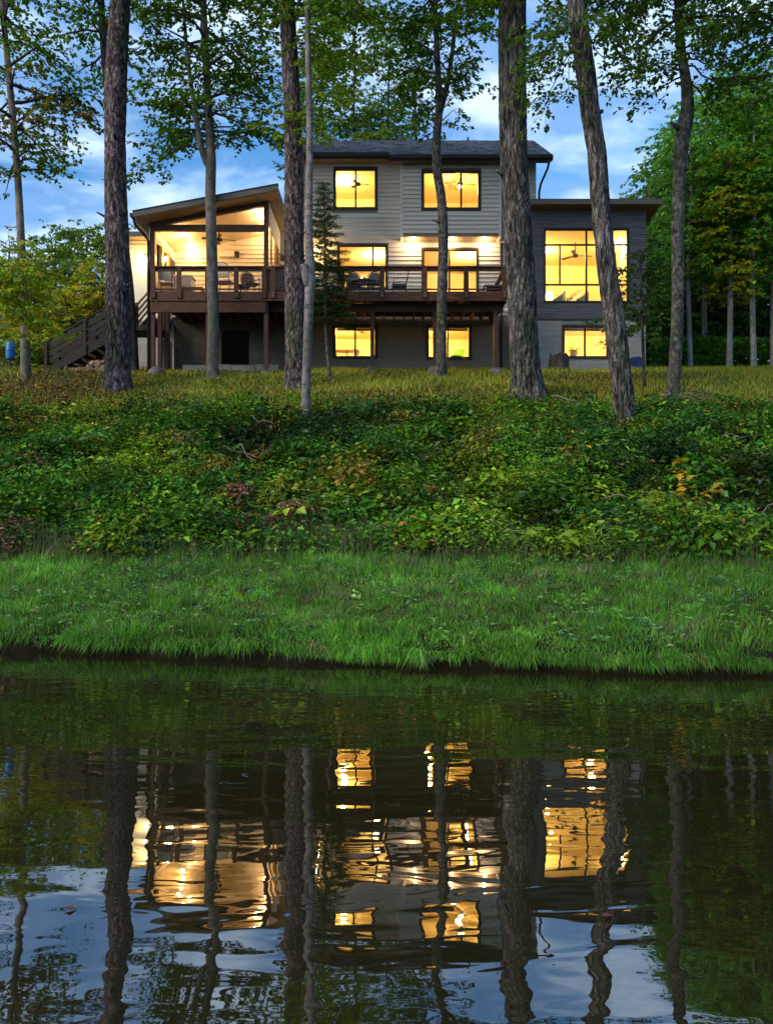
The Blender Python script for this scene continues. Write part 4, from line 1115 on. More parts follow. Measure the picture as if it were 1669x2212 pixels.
# the wood on the right: trees whose trunks can be told apart
WG = [(0.048, 0.125, 0.016), (0.065, 0.155, 0.018), (0.10, 0.180, 0.020)]
WY = [(0.15, 0.18, 0.012), (0.22, 0.18, 0.012), (0.11, 0.16, 0.012)]
for k, (px, d, wpx, top, z0, n, l0, l1, lab, cols, brk) in enumerate([
    (1490, 33, 11, 250, 10.6, 34, 1.0, 2.0, 'slim pale trunk nearest the crooked tree at the wood edge', WG, 'bark_wood'),
    (1521, 35, 12, 200, 11.2, 34, 1.2, 2.2, 'pale trunk second in from the crooked tree at the wood edge', WG, 'bark_wood'),
    (1574, 32.6, 14, 330, 9.9, 34, 0.9, 1.7, 'maple at the wood edge with golden lower leaves', WY, 'bark_wood'),
    (1627, 32.5, 13, 180, 10.6, 36, 1.1, 2.1, 'slightly bent pale trunk right of the golden maple', WG, 'bark_wood'),
    (1668, 33, 13, 150, 10.4, 34, 1.2, 2.2, 'pale trunk cut by the right edge of the view', WG, 'bark_wood'),
    (1545, 39, 12, 150, 10.5, 34, 1.4, 2.5, 'darker tree set back behind the golden maple', WG, 'bark_dark'),
    (1600, 41, 13, 130, 10.5, 34, 1.4, 2.5, 'dark tree deep in the wood right of the golden maple', WG, 'bark_dark'),
    (1440, 38, 12, 300, 9.5, 38, 1.2, 2.2, 'full leafed tree just beyond the wing roof corner', [(0.05, 0.10, 0.02), (0.075, 0.13, 0.022), (0.04, 0.085, 0.02)], 'bark_dark'),
    (1398, 44, 11, 400, 10.0, 30, 1.2, 2.0, 'lower leafy tree showing above the wing roof', [(0.06, 0.105, 0.022), (0.09, 0.13, 0.025), (0.045, 0.09, 0.02)], 'bark_dark'),
    (1482, 44, 12, 230, 11.0, 36, 1.4, 2.4, 'tall tree behind the crooked trunk in the wood', WG, 'bark_dark'),
    (1650, 39, 13, 100, 10.0, 34, 1.5, 2.6, 'dark tall tree at the right edge deep in the wood', WG, 'bark_dark')]):
    j = (k * 37 % 11 - 5)
    tree('woodland_tree', lab, px_ctrl(d, [(px, 792, wpx), (px + j * 0.6, 690, wpx * 0.9), (px + j, 560, wpx * 0.8), (px - j * 0.5, 400, wpx * 0.55), (px + j, top, 1)]), brk, whorl(z0, at(0, top, d)[2] - 0.2, n, l0, l1, (-0.05, 0.5), 0.5, 0.035), 120 + k, 10, 0.3, 0,
         cols=[tuple(np.array(q) * 1.75) for q in cols], wts=[3, 2.5, 1.2], group='trees of the wood on the right', leaf=0.17, nleaf=7, sub_step=0.30, skip=0.06)

def far_wood():
    rng = np.random.default_rng(77)
    V_, F_, C_, nb = [], [], [], 0
    def mass(n, xr, dr, ztop, leaf, cols, name, label, low=0.0):
        d = rng.uniform(*dr, n); x = rng.uniform(*xr, n) * d
        gz = ground_z(x, d)
        top = ztop(x / d) * (0.75 + 0.5 * fbm(x * 0.35, d * 0.35, 97, 3))
        z = gz + low + top * rng.uniform(0, 1, n) ** 0.8
        cl = fbm(x * 0.7 + d * 0.3, z * 0.7, 98, 3)
        k = rng.uniform(0, 1, n) < np.clip((cl - 0.30) * 5, 0.1, 1)
        P = np.stack([x, d, z], 1)[k]; m = len(P)
        a = rng.uniform(0, 2 * math.pi, m)
        A = unit(np.stack([np.cos(a), np.sin(a), rng.normal(-.2, .4, m)], 1))
        Nn = unit(np.stack([rng.normal(0, .5, m), rng.normal(0, .5, m), np.ones(m)], 1))
        L = leaf * rng.uniform(.6, 1.3, m)
        V, Fl = leaf_arrays(P, A, Nn, L, L * .7)
        c = palette(rng, m, cols, [3, 3, 1], .3) * (0.8 + 1.8 * cl[k])[:, None]
        o = link(name, np_mesh(name, V, Fl, M['leaf'], False, np.repeat(c, 4, 0)))
        tag(o, label, 'wood', kind='stuff')
    mass(70000, (0.29, 0.62), (37, 56), lambda q: np.interp(q, [0.29, 0.33, 0.36, 0.6], [3.5, 5.0, 7.0, 9.0]), 0.36, [(0.030, 0.075, 0.012), (0.048, 0.105, 0.014), (0.085, 0.14, 0.018)], 'far_wood', 'dark dense wood filling the right behind the single trunks')
    mass(16000, (0.315, 0.60), (33.8, 37), lambda q: 1.3 + 0 * q, 0.18, [(0.05, 0.13, 0.014), (0.08, 0.18, 0.016), (0.13, 0.21, 0.018)], 'woodland_undergrowth', 'low dark shrubs at the foot of the wood on the right')
    mass(20000, (-0.66, -0.30), (62, 85), lambda q: 4.0 + 0 * q, 0.4, [(0.045, 0.085, 0.022), (0.07, 0.11, 0.025), (0.12, 0.13, 0.03)], 'distant_hedge', 'distant tree belt closing the field at the left')
    mass(12000, (-0.52, -0.325), (31.5, 35), lambda q: 1.1 + 0 * q, 0.16, [(0.075, 0.135, 0.022), (0.11, 0.15, 0.025), (0.20, 0.15, 0.02)], 'shrub_border', 'golden green shrubs massed behind the stair flight')
far_wood()

# ================================================================ THE HOUSE
WARM = (1.0, 0.62, 0.19)
WARM2 = (1.0, 0.64, 0.28)
def px_x(px, d): return (px - CX) / F * d
def px_z(py, d): return ZC + (CY - py) / F * d

# shared unit meshes (1 m long lap board, 1x1x1 block)
def unit_mesh(name, mb, mat):
    me = bpy.data.meshes.new(name)
    me.from_pydata(np.concatenate(mb.v).tolist(), [], mb.f)
    me.update(); me.materials.append(mat)
    return me
def lap_profile():      # front is -y; (y, z) profile, butt at the bottom
    return [(0.0, 0.0), (-0.050, 0.0), (-0.050, 0.04), (-0.010, 1.0), (0.0, 1.0)]
LAP = {k: unit_mesh('lap_' + k, MB().prism(lap_profile(), 'x', 0, 1), M[k]) for k in ('siding', 'siding_porch', 'siding_dark')}
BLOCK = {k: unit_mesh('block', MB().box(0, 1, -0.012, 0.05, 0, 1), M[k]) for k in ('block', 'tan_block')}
PLANK = {}

def put(name, me, parent, loc, scale=(1, 1, 1), rot=None):
    o = bpy.data.objects.new(name, me)
    COL.objects.link(o)
    o.parent = parent
    o.location = np.array(loc, float) - ORG[parent.name]
    o.scale = scale
    if rot is not None: o.rotation_euler = rot
    return o

def spans(x0, x1, za, zb, holes):
    cuts = [(h[0], h[1]) for h in holes if h[2] < zb - 0.01 and h[3] > za + 0.01]
    res = [(x0, x1)]
    for a, b in cuts:
        nx = []
        for p, q in res:
            if b <= p or a >= q: nx.append((p, q)); continue
            if a > p: nx.append((p, a))
            if b < q: nx.append((b, q))
        res = nx
    return [(p, q) for p, q in res if q - p > 0.02]

def lap_wall(parent, kind, x0, x1, z0, z1, y, holes, course=0.155):
    n = int(math.ceil((z1 - z0) / course))
    for k in range(n):
        a = z0 + k * course; h = min(course, z1 - a)
        if h < 0.03: continue
        for p, q in spans(x0, x1, a, a + h, holes):
            put('siding_board', LAP[kind], parent, (p, y, a), (q - p, 1, h + 0.012))

def wall_slab(x0, x1, z0, z1, y0, y1, holes):
    mb = MB()
    zs = sorted({z0, z1} | {min(max(v, z0), z1) for h in holes for v in (h[2], h[3])})
    for a, b in zip(zs[:-1], zs[1:]):
        if b - a < 1e-4: continue
        for p, q in spans(x0, x1, a + 0.0, b - 0.0, [(h[0], h[1], h[2] - 0.0, h[3] + 0.0) for h in holes if h[2] <= a + 1e-4 and h[3] >= b - 1e-4] ):
            mb.box(p, q, y0, y1, a, b)
    return mb

def block_wall(parent, x0, x1, z0, z1, y, holes, bl=0.40, bh=0.20, kind='block'):
    n = int(round((z1 - z0) / bh))
    for k in range(n):
        a = z0 + k * bh
        off = 0 if k % 2 else -bl / 2
        x = x0 + off
        while x < x1:
            p, q = max(x, x0), min(x + bl, x1)
            for u, v in spans(p, q, a, a + bh, holes):
                if v - u > 0.05: put('block', BLOCK[kind], parent, (u + 0.004, y, a + 0.004), (v - u - 0.008, 1, bh - 0.008))
            x += bl

def window(parent, x0, x1, z0, z1, y, mull=(), trans=(), seg=(), trim=0.075, tmat='trim_dark', fmat='sash', rot=None, label=None):
    """outer trim proud of the wall at y (front), sash set back, panes. seg: (axis, pos, lo, hi) partial bars"""
    mb = MB()
    t = trim
    mb.box(x0 - t, x1 + t, y - 0.045, y + 0.03, z1, z1 + t)
    mb.box(x0 - t, x1 + t, y - 0.055, y + 0.03, z0 - t, z0)
    mb.box(x0 - t, x0, y - 0.042, y + 0.03, z0, z1)
    mb.box(x1, x1 + t, y - 0.042, y + 0.03, z0, z1)
    w = mk('window', mb, M[tmat], parent)
    if label: w['label'] = label
    s = 0.035
    fb = MB()
    fb.box(x0, x1, y + 0.0, y + 0.06, z1 - s, z1); fb.box(x0, x1, y + 0.0, y + 0.06, z0, z0 + s)
    fb.box(x0, x0 + s, y + 0.002, y + 0.058, z0 + s, z1 - s); fb.box(x1 - s, x1, y + 0.002, y + 0.058, z0 + s, z1 - s)
    mk('frame', fb, M[fmat], w)
    xs = [x0] + sorted(mull) + [x1]; zs = [z0] + sorted(trans) + [z1]
    for m_ in mull:
        boxp('mullion', M[fmat], w, m_ - 0.032, m_ + 0.032, y - 0.012, y + 0.055, z0 + s, z1 - s)
    for z_ in trans:
        boxp('transom', M[fmat], w, x0 + s, x1 - s, y - 0.006, y + 0.05, z_ - 0.03, z_ + 0.03)
    for ax, p, lo, hi in seg:
        boxp('mullion', M[fmat], w, p - 0.028, p + 0.028, y - 0.003, y + 0.05, lo, hi)
    for a, b in zip(xs[:-1], xs[1:]):
        for c, d in zip(zs[:-1], zs[1:]):
            sg = sorted([p for ax, p, lo, hi in seg if a < p < b and lo < (c + d) / 2 < hi])
            ps = [a] + sg + [b]
            for e, f_ in zip(ps[:-1], ps[1:]):
                boxp('pane', M['glass'], w, e + 0.012, f_ - 0.012, y + 0.024, y + 0.030, c + 0.012, d - 0.012)
    return w

house = empty('house', (0, 30.5, 6.6), 'grey three storey lakeside house with lit windows and charcoal right wing', 'house')
YW, YB, YG = 30.5, 29.9, 29.8
XL, XR = -3.28, 5.42
ZB = 8.72                      # top of block wall
BX0, BX1 = px_x(867, YB), px_x(1080, YB)
BZ0 = 11.39
def rect(p0, p1, q0, q1, d):   # px rect -> x0,x1,z0,z1
    return (px_x(p0, d), px_x(p1, d), px_z(q1, d), px_z(q0, d))
W_UL = rect(724, 811, 366, 449, YW)
W_UR = rect(914, 1034, 372, 450, YB)
W_BIG = rect(732, 834, 531, 622, YW)
W_DOOR = (px_x(914, YW), px_x(1030, YW), 8.80, px_z(540, YW))
W_BL = rect(723, 811, 706, 771, YW)
W_BR = rect(924, 1014, 706, 773, YW)
W_WING = rect(1176, 1355, 496, 652, YG)
W_WB = rect(1217, 1311, 706, 771, YG)
GX0, GX1 = 4.78, 9.22
def pad(r, t=0.07): return (r[0] - t, r[1] + t, r[2] - t, r[3] + t)

# --- main walls
mh = [W_UL, W_BIG, W_DOOR, W_BL, W_BR, (BX0 + 0.12, BX1 - 0.12, 11.55, 14.35)]
mw = mk('main_wall', wall_slab(XL, XR, 6.3, 14.55, YW, YW + 0.16, mh), M['mortar'], house)
bh_ = [pad(W_UL), pad(W_BIG), pad(W_DOOR), pad(W_BL), pad(W_BR), (BX0 - 0.0, BX1 + 0.0, BZ0, 15)]
lap_wall(mw, 'siding', XL, XR, ZB, 14.52, YW, bh_)
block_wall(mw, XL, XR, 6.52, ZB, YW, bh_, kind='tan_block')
boxp('corner_board', M['siding'], house, XR - 0.09, XR + 0.02, YW - 0.035, YW + 0.1, 6.6, 14.5)
for xx, nm in ((XL, 0), (XR, 1)):
    sw = MB().box(xx - (0.16 if nm == 0 else 0), xx + (0 if nm == 0 else 0.16) * 1, YW + 0.17, 37, 6.3, 14.55) if nm == 0 else MB().box(xx - 0.16, xx, YW + 0.17, 37, 6.3, 14.55)
    mk('side_wall', sw, M['siding'], house)
boxp('back_wall', M['siding'], house, XL, XR, 37.0, 37.16, 6.3, 14.55)
# gable ends
mk('gable', MB().prism([(YW, 14.55), (37.1, 14.55), (33.6, 16.35)], 'x', XR - 0.14, XR - 0.01), M['siding'], house)
mk('gable', MB().prism([(YW, 14.55), (37.1, 14.55), (33.6, 16.35)], 'x', XL + 0.01, XL + 0.14), M['siding'], house)

# --- upper bay (overhanging the deck)
bay = mk('bay', wall_slab(BX0, BX1, BZ0 + 0.13, 14.3, YB, YB + 0.12, [W_UR]), M['mortar'], house)
lap_wall(bay, 'siding', BX0 + 0.06, BX1 - 0.06, BZ0 + 0.13, 14.28, YB, [pad(W_UR)])
boxp('corner_board', M['siding'], bay, BX0 - 0.03, BX0 + 0.06, YB - 0.034, YW, BZ0 + 0.0, 14.3)
boxp('corner_board', M['siding'], bay, BX1 - 0.06, BX1 + 0.03, YB - 0.034, YW, BZ0 + 0.0, 14.3)
boxp('skirt_board', M['soffit'], bay, BX0 + 0.062, BX1 - 0.062, YB - 0.03, YB + 0.1, BZ0 + 0.01, BZ0 + 0.13)
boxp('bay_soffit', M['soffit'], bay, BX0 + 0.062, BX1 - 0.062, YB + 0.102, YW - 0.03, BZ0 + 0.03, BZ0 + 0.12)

# --- windows of the main part
window(house, *W_UL, YW - 0.005, [px_x(768, YW)], label='two pane upstairs window')
window(house, *W_UR, YB - 0.005, [px_x(953, YB), px_x(995.5, YB)], label='three pane upstairs bay window')
window(house, *W_BIG, YW - 0.005, [px_x(805, YW)], label='wide deck window behind the conifer')
dw = window(house, *W_DOOR, YW - 0.005, [px_x(970, YW)], trim=0.06, label='sliding patio door under the bay')
boxp('handle', M['black'], dw, px_x(966, YW) - 0.012, px_x(966, YW) + 0.012, YW - 0.06, YW - 0.02, 9.7, 10.0)
window(house, *W_BL, YW - 0.005, [px_x(767, YW)], label='left basement window under the deck')
window(house, *W_BR, YW - 0.005, [px_x(966.5, YW)], label='right basement window under the deck')

# --- roof: two slabs in one plane, the right one reaching further forward over the bay
def roof_z(y): return 14.42 + 0.575 * (y - 30.05)
RIDGE = 33.35
def roof_part(x0, x1, y0):
    z0, z1 = roof_z(y0), roof_z(RIDGE)
    back = 37.3; zb = z1 - 0.575 * (back - RIDGE)
    mb = MB().prism([(y0, z0 - 0.05), (y0, z0 + 0.05), (RIDGE, z1 + 0.05), (back, zb + 0.05), (back, zb - 0.05), (RIDGE, z1 - 0.06)], 'x', x0, x1)
    r = mk('roof', mb, M['shingle'], house)
    sh = MB(); rng = np.random.default_rng(int(abs(x0) * 10) + 2)
    sl = math.hypot(1, 0.575); ey, ez = 1 / sl, 0.575 / sl
    L = (RIDGE - y0) * sl; c = 0.145; k = 0; s = -0.02
    while s < L - 0.02:
        x = x0 + 0.012 - rng.uniform(0, 0.25)
        while x < x1 - 0.012:
            w = rng.uniform(0.16, 0.34)
            a, b = max(x, x0 + 0.012), min(x + w - 0.006, x1 - 0.012)
            if b - a > 0.03:
                th = rng.uniform(0.008, 0.022); e = min(s + c + 0.03, L); dn = rng.uniform(0, 0.02)
                def pt(xx, ss, h): return (xx, y0 + ss * ey - h * ez, z0 + 0.055 + ss * ez + h * ey)
                sh.add([pt(a, s - dn, 0.0), pt(b, s - dn, 0.0), pt(b, s - dn, th), pt(a, s - dn, th), pt(a, e, 0.002), pt(b, e, 0.002)], [(0, 1, 2, 3), (3, 2, 5, 4), (0, 3, 4), (1, 5, 2)])
            x += w
        s += c
    o = mk('shingles', sh, M['shingle'], r); o['kind'] = 'stuff'
    gt = MB()
    gt.prism([(y0 - 0.11, z0 + 0.03), (y0 - 0.005, z0 + 0.03), (y0 - 0.005, z0 - 0.10), (y0 - 0.09, z0 - 0.10), (y0 - 0.11, z0 - 0.05)], 'x', x0, x1)
    mk('gutter', gt, M['gutter'], r)
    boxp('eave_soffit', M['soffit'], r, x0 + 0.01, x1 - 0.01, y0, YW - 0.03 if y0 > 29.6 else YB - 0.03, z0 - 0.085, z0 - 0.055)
    boxp('fascia', M['gutter'], r, x0 + 0.005, x1 - 0.005, y0, y0 + 0.03, z0 - 0.17, z0 - 0.087)
    return r
roof_part(XL - 0.35, 0.12, 30.02)
rr_ = roof_part(0.124, XR + 0.42, 29.5)
rk = MB()
for x in (XR + 0.425,):
    rk.bar((x + 0.012, 29.5, roof_z(29.5) - 0.05), (x + 0.012, RIDGE, roof_z(RIDGE) - 0.05), 0.024, 0.17)
mk('rake_board', rk, M['gutter'], rr_)
vp = MB()
for px, y in ((1096, 33.1), (862, 33.2), (1010, 33.0)):
    x = px_x(px, y); vp.tube([(x, y, roof_z(y)), (x, y, roof_z(y) + 0.22)], [0.04, 0.04], 8)
mk('vent_pipe', vp, M['gutter'], rr_)
# downspout at the right corner
xs_ = XR + 0.10
dp = MB().tube([(xs_ + 0.22, 29.5, 13.98), (xs_ + 0.20, 29.75, 13.78), (xs_ + 0.06, 30.30, 13.45), (xs_ + 0.02, 30.42, 13.2), (xs_ + 0.02, 30.42, 12.5)], 0.042, 8)
mk('downspout', dp, M['gutter'], house, True)
dp2 = MB().tube([(BX1 + 0.10, 30.43, 11.35), (BX1 + 0.10, 30.43, 6.7)], 0.04, 8)
mk('downspout', dp2, M['gutter'], house, True)

# --- charcoal wing
ZW0, ZW1 = px_z(688, YG), 12.30
wh = [W_WING, W_WB]
ww = mk('wing_wall', wall_slab(GX0, GX1, 6.3, ZW1, YG, YG + 0.16, wh), M['mortar'], house)
n_ = int((ZW1 - ZW0) / 0.085)
lapd = MB()
for k in range(n_ + 1):
    a = ZW0 + k * 0.085; h = min(0.085, ZW1 - a)
    for p, q in spans(GX0, GX1, a, a + h, [pad(W_WING, 0.035)]):
        lapd.prism([(YG, a), (YG - 0.034, a), (YG - 0.034, a + 0.02), (YG - 0.014, a + h), (YG, a + h)], 'x', p, q)
o = mk('charcoal_boards', lapd, M['siding_dark'], ww); o['kind'] = 'stuff'
boxp('sill_band', M['trim_dark'], ww, GX0, GX1, YG - 0.05, YG, ZW0 - 0.06, ZW0 - 0.002)
block_wall(ww, GX0, GX1 - 0.16, 6.42, ZW0 - 0.06, YG, [pad(W_WB)])
boxp('wing_side_wall', M['siding_dark'], house, GX1 - 0.16, GX1 - 0.002, YG + 0.17, 36.2, 6.3, 11.6)
boxp('wing_side_wall', M['siding_dark'], house, GX0, GX0 + 0.16, YG + 0.17, 36.2, 6.3, 11.6)
boxp('wing_back_wall', M['siding_dark'], house, GX0, GX1, 36.2, 36.36, 6.3, 11.6)
xm = px_x(1265.6, YG); zt, zl = px_z(529, YG), px_z(615, YG)
window(house, *W_WING, YG - 0.01, [xm], [zt, zl], [('x', px_x(1208.5, YG), zl, zt), ('x', px_x(1322, YG), zl, zt)], trim=0.035, tmat='sash', label='tall grid window of the right wing')
window(house, *W_WB, YG - 0.005, [px_x(1262.5, YG)], label='basement window of the right wing')
# shed roof falling to the rear
YF = 29.25
def wr(y): return 12.42 - 0.10 * (y - YF)
wr_o = mk('wing_roof', MB().prism([(YF, wr(YF)), (YF, wr(YF) + 0.10), (36.8, wr(36.8) + 0.10), (36.8, wr(36.8))], 'x', GX0 - 0.1, GX1 + 0.42), M['gutter'], house)
boxp('fascia', M['fascia'], wr_o, GX0 - 0.1, GX1 + 0.42, YF - 0.03, YF - 0.002, wr(YF) - 0.10, wr(YF) + 0.07)
mk('wing_soffit', MB().prism([(YF, wr(YF) - 0.05), (YF, wr(YF) - 0.004), (36.8, wr(36.8) - 0.004), (36.8, wr(36.8) - 0.05)], 'x', GX0 - 0.08, GX1 + 0.40), M['cedar'], wr_o)
mk('roof_vent', MB().box(px_x(1258, 30.5), px_x(1266, 30.5), 30.4, 30.6, wr(30.5) + 0.1, wr(30.5) + 0.32), M['gutter'], wr_o)

# --- rooms behind the windows: floor, walls and ceiling are real
def room(name, x0, x1, y0, y1, z0, z1, mat='room', back=True):
    t = 0.06
    mb = MB()
    mb.box(x0 - t, x0, y0, y1, z0, z1); mb.box(x1, x1 + t, y0, y1, z0, z1)
    mb.box(x0 - t, x1 + t, y1, y1 + t, z0, z1)
    r = mk(name, mb, M[mat], house)
    boxp('ceiling', M['white'] if mat == 'white' else M[mat], r, x0 - t, x1 + t, y0, y1 + t, z1, z1 + t)
    boxp('floor', M['room_floor'], r, x0 - t, x1 + t, y0, y1 + t, z0 - t, z0)
    return r
yi = YW + 0.165
room('left_bedroom', XL + 0.2, 0.35, yi, 34.2, 11.66, 14.36)
room('right_bedroom', 0.70, 3.95, YB + 0.125, 34.2, 11.66, 14.2)
room('living_room', XL + 0.2, 5.1, yi, 35.0, 8.72, 11.54)
room('left_basement_room', XL + 0.2, 0.6, yi, 34.0, 6.75, 8.58)
room('right_basement_room', 0.75, 4.65, yi, 34.0, 6.75, 8.58)
room('sun_room', GX0 + 0.2, GX1 - 0.22, YG + 0.17, 34.6, 8.75, 11.75)
room('wing_basement_room', GX0 + 0.2, GX1 - 0.22, YG + 0.17, 33.5, 6.75, 8.6)

# --- lamps inside
def ceiling_lamp(name, label, c, power, r=0.16, col=WARM, cat='ceiling light', group=None):
    o = empty(name, c, label, cat, group)
    mk('lamp_base', MB().lathe([(r * 0.5, -0.03), (r * 0.5, 0.0)], c, 16), M['white'], o)
    mk('lamp_shade', MB().lathe([(r * 0.35, -0.11), (r * 0.8, -0.09), (r, -0.05), (r * 0.95, -0.031)], c, 16), M['bulb_soft'], o, True)
    lamp('lamp_light', (c[0], c[1], c[2] - 0.22), power, col, 0.12, o)
    return o
def fan(name, label, c, blade=0.62, n=4, rod=0.35, mat='walnut', light=0, az=0.3, hub='black'):
    """c: centre of the motor"""
    o = empty(name, c, label, 'ceiling fan', 'ceiling fans')
    mk('down_rod', MB().tube([(c[0], c[1], c[2]), (c[0], c[1], c[2] + rod)], 0.018, 8), M[hub], o)
    mk('motor', MB().lathe([(0.05, -0.07), (0.11, -0.05), (0.12, 0.02), (0.06, 0.06)], c, 16), M[hub], o, True)
    for k in range(n):
        a = az + k * 2 * math.pi / n
        u = np.array([math.cos(a), math.sin(a), 0]); s = np.array([-u[1], u[0], 0.18])
        cc = np.array(c, float)
        p = [cc + u * 0.12 - s * 0.04, cc + u * 0.12 + s * 0.04, cc + u * blade + s * 0.075, cc + u * (blade + .03), cc + u * blade - s * 0.075]
        up = np.array([0, 0, 0.008])
        v = [q + up for q in p] + [q - up for q in p]
        mk('blade', MB().add(v, [(0, 1, 2, 3, 4), (9, 8, 7, 6, 5)] + [(i, i + 5, (i + 1) % 5 + 5, (i + 1) % 5) for i in range(5)]), M[mat], o)
    if light:
        mk('light_bowl', MB().ellipsoid((c[0], c[1], c[2] - 0.11), (0.09, 0.09, 0.06), 12, 6), M['bulb'], o, True)
        lamp('fan_light', (c[0], c[1], c[2] - 0.24), light, WARM, 0.1, o)
    return o
ceiling_lamp('ceiling_lamp', 'round ceiling lamp in the left upstairs bedroom', (-1.6, 32.3, 14.355), 200)
fan('ceiling_fan', 'ceiling fan seen through the right pane of the left upstairs window', (px_x(773, 31.6), 31.6, 13.95), 0.40, 3, 0.40, az=0.1)
fan('ceiling_fan', 'lit ceiling fan in the upstairs bay bedroom', (px_x(993, 31.2), 31.2, px_z(397, 31.2)), 0.58, 4, 0.22, light=210, az=0.2)
ceiling_lamp('ceiling_lamp', 'ceiling lamp behind the wide deck window', (px_x(812, 32.5), 32.5, 11.535), 190)
ceiling_lamp('ceiling_lamp', 'ceiling lamp inside the sliding patio door', (px_x(1010, 32.5), 32.5, 11.535), 190)
ceiling_lamp('ceiling_lamp', 'ceiling lamp in the left basement room', (px_x(740, 31.8), 31.8, 8.575), 250)
ceiling_lamp('ceiling_lamp', 'ceiling lamp in the right basement room', (px_x(925, 31.8), 31.8, 8.575), 250)
ceiling_lamp('ceiling_lamp', 'ceiling lamp in the basement room of the wing', (px_x(1277, 31.2), 31.2, 8.595), 250)
fan('ceiling_fan', 'ceiling fan on a long rod in the right wing', (px_x(1242, 31.6), 31.6, px_z(552, 31.6)), 0.62, 3, 0.9, az=0.15)
ceiling_lamp('ceiling_lamp', 'ceiling lamp high in the right wing', (px_x(1342, 31.8), 31.8, 11.745), 200)
ceiling_lamp('ceiling_lamp', 'second ceiling lamp in the right wing, left of the fan', (px_x(1170, 32.6), 32.6, 11.745), 150)

# --- what stands in the rooms
def tub_chair(label, c, face):
    o = empty('tub_chair', c, label, 'armchair', 'cream tub chairs in the wing')
    mk('seat', MB().lathe([(0.30, 0.0), (0.36, 0.05), (0.36, 0.34), (0.30, 0.40)], (c[0], c[1], c[2] + 0.08), 18), M['cream_fabric'], o, True)
    mk('base', MB().lathe([(0.24, 0.0), (0.22, 0.08)], c, 16), M['black'], o)
    v, f = [], []; n = 20
    for i in range(n + 1):
        a = face + R(70) + R(220) * i / n
        hgt = 0.52 + 0.42 * math.sin(math.pi * i / n) ** 1.6
        for r, z in ((0.38, 0.12), (0.44, 0.12), (0.47, hgt - 0.04), (0.44, hgt), (0.40, hgt - 0.03)):
            v.append((c[0] + r * math.cos(a), c[1] + r * math.sin(a), c[2] + z))
    for i in range(n):
        for k in range(5):
            f.append((i * 5 + k, i * 5 + (k + 1) % 5, (i + 1) * 5 + (k + 1) % 5, (i + 1) * 5 + k))
    f += [(4, 3, 2, 1, 0), tuple(n * 5 + k for k in range(5))]
    mk('backrest', MB().add(v, f), M['cream_fabric'], o, True)
tub_chair('cream tub chair at the left end of the wing window', (px_x(1193, 30.65), 30.65, 8.75), R(190))
tub_chair('cream tub chair beside the middle post of the wing window', (px_x(1243, 30.65), 30.65, 8.75), R(190))
ss = empty('sofa', (6.3, 31.9, 8.75), 'dark sofa behind the tub chairs in the wing', 'sofa')
boxp('seat', M['char'], ss, 5.35, 7.4, 31.5, 32.2, 8.83, 9.2)
boxp('backrest', M['char'], ss, 5.35, 7.4, 32.2, 32.4, 8.83, 9.62)
for x in (5.2, 7.402): boxp('armrest', M['char'], ss, x, x + 0.148, 31.5, 32.4, 8.83, 9.4)
for x in (5.4, 7.25):
    for y in (31.55, 32.25): boxp('leg', M['black'], ss, x, x + 0.06, y, y + 0.06, 8.75, 8.83)

def house_plant(label, c, seed, n=14, h=0.7, leaf=0.3, wd=0.05):
    rng = np.random.default_rng(seed)
    o = empty('house_plant', c, label, 'house plant', 'house plants in the wing')
    mk('pot', MB().lathe([(0.11, 0.0), (0.15, 0.26), (0.16, 0.28), (0.13, 0.28)], c, 14), M['white'], o, True)
    P, A, Nn, L, Wd = [], [], [], [], []
    st = MB()
    for k in range(n):
        az = k * 2.4; pit = rng.uniform(0.5, 1.3); ln = h * rng.uniform(0.6, 1.1)
        pts = limb_curve(rng, np.array(c) + np.array([0, 0, 0.26]), az, pit, ln, 1.3, 7, 0.05)
        st.tube(pts, np.linspace(0.008, 0.003, 7), 4)
        for j in range(1, 7):
            for s_ in (-1, 1):
                h2 = az + s_ * 0.8
                P.append(pts[j]); A.append((math.cos(h2), math.sin(h2), -0.25)); Nn.append((0, 0, 1)); L.append(leaf * rng.uniform(.5, 1)); Wd.append(wd)
    V, Fl = leaf_arrays(np.array(P), unit(np.array(A)), unit(np.array(Nn, float) + rng.normal(0, .2, (len(P), 3))), np.array(L), np.array(Wd))
    cc = palette(rng, len(P), [(0.05, 0.10, 0.02), (0.08, 0.13, 0.025)], [1, 1], .2)
    link('leaves', np_mesh('leaves', V - np.array(c), Fl, M['leaf'], False, np.repeat(cc, 4, 0)), o)
    mk('stems', st, M['twig'], o)
house_plant('feathery palm in the left bay of the wing window', (px_x(1222, 31.1), 31.1, 9.05), 5, 14, 0.75, 0.2, 0.03)
ps = empty('plant_stand', (px_x(1222, 31.1), 31.1, 8.75), 'low black stand under the feathery palm', 'stand')
for sx in (-1, 1):
    for sy in (-1, 1): boxp('leg', M['black'], ps, px_x(1222, 31.1) + sx * 0.12 - .015, px_x(1222, 31.1) + sx * 0.12 + .015, 31.1 + sy * 0.12 - .015, 31.1 + sy * 0.12 + .015, 8.75, 9.02)
boxp('stand_top', M['black'], ps, px_x(1222, 31.1) - .15, px_x(1222, 31.1) + .15, 30.95, 31.25, 9.02, 9.048)
def floor_lamp(label, c, h, power):
    o = empty('floor_lamp', c, label, 'floor lamp')
    mk('lamp_stem', MB().lathe([(0.14, 0), (0.14, 0.02), (0.015, 0.03), (0.012, h)], c, 12), M['black'], o)
    mk('lamp_shade', MB().lathe([(0.16, h - 0.16), (0.11, h + 0.1)], c, 14), M['bulb_soft'], o)
    lamp('lamp_light', (c[0], c[1], c[2] + h + 0.2), power, WARM, 0.06, o)
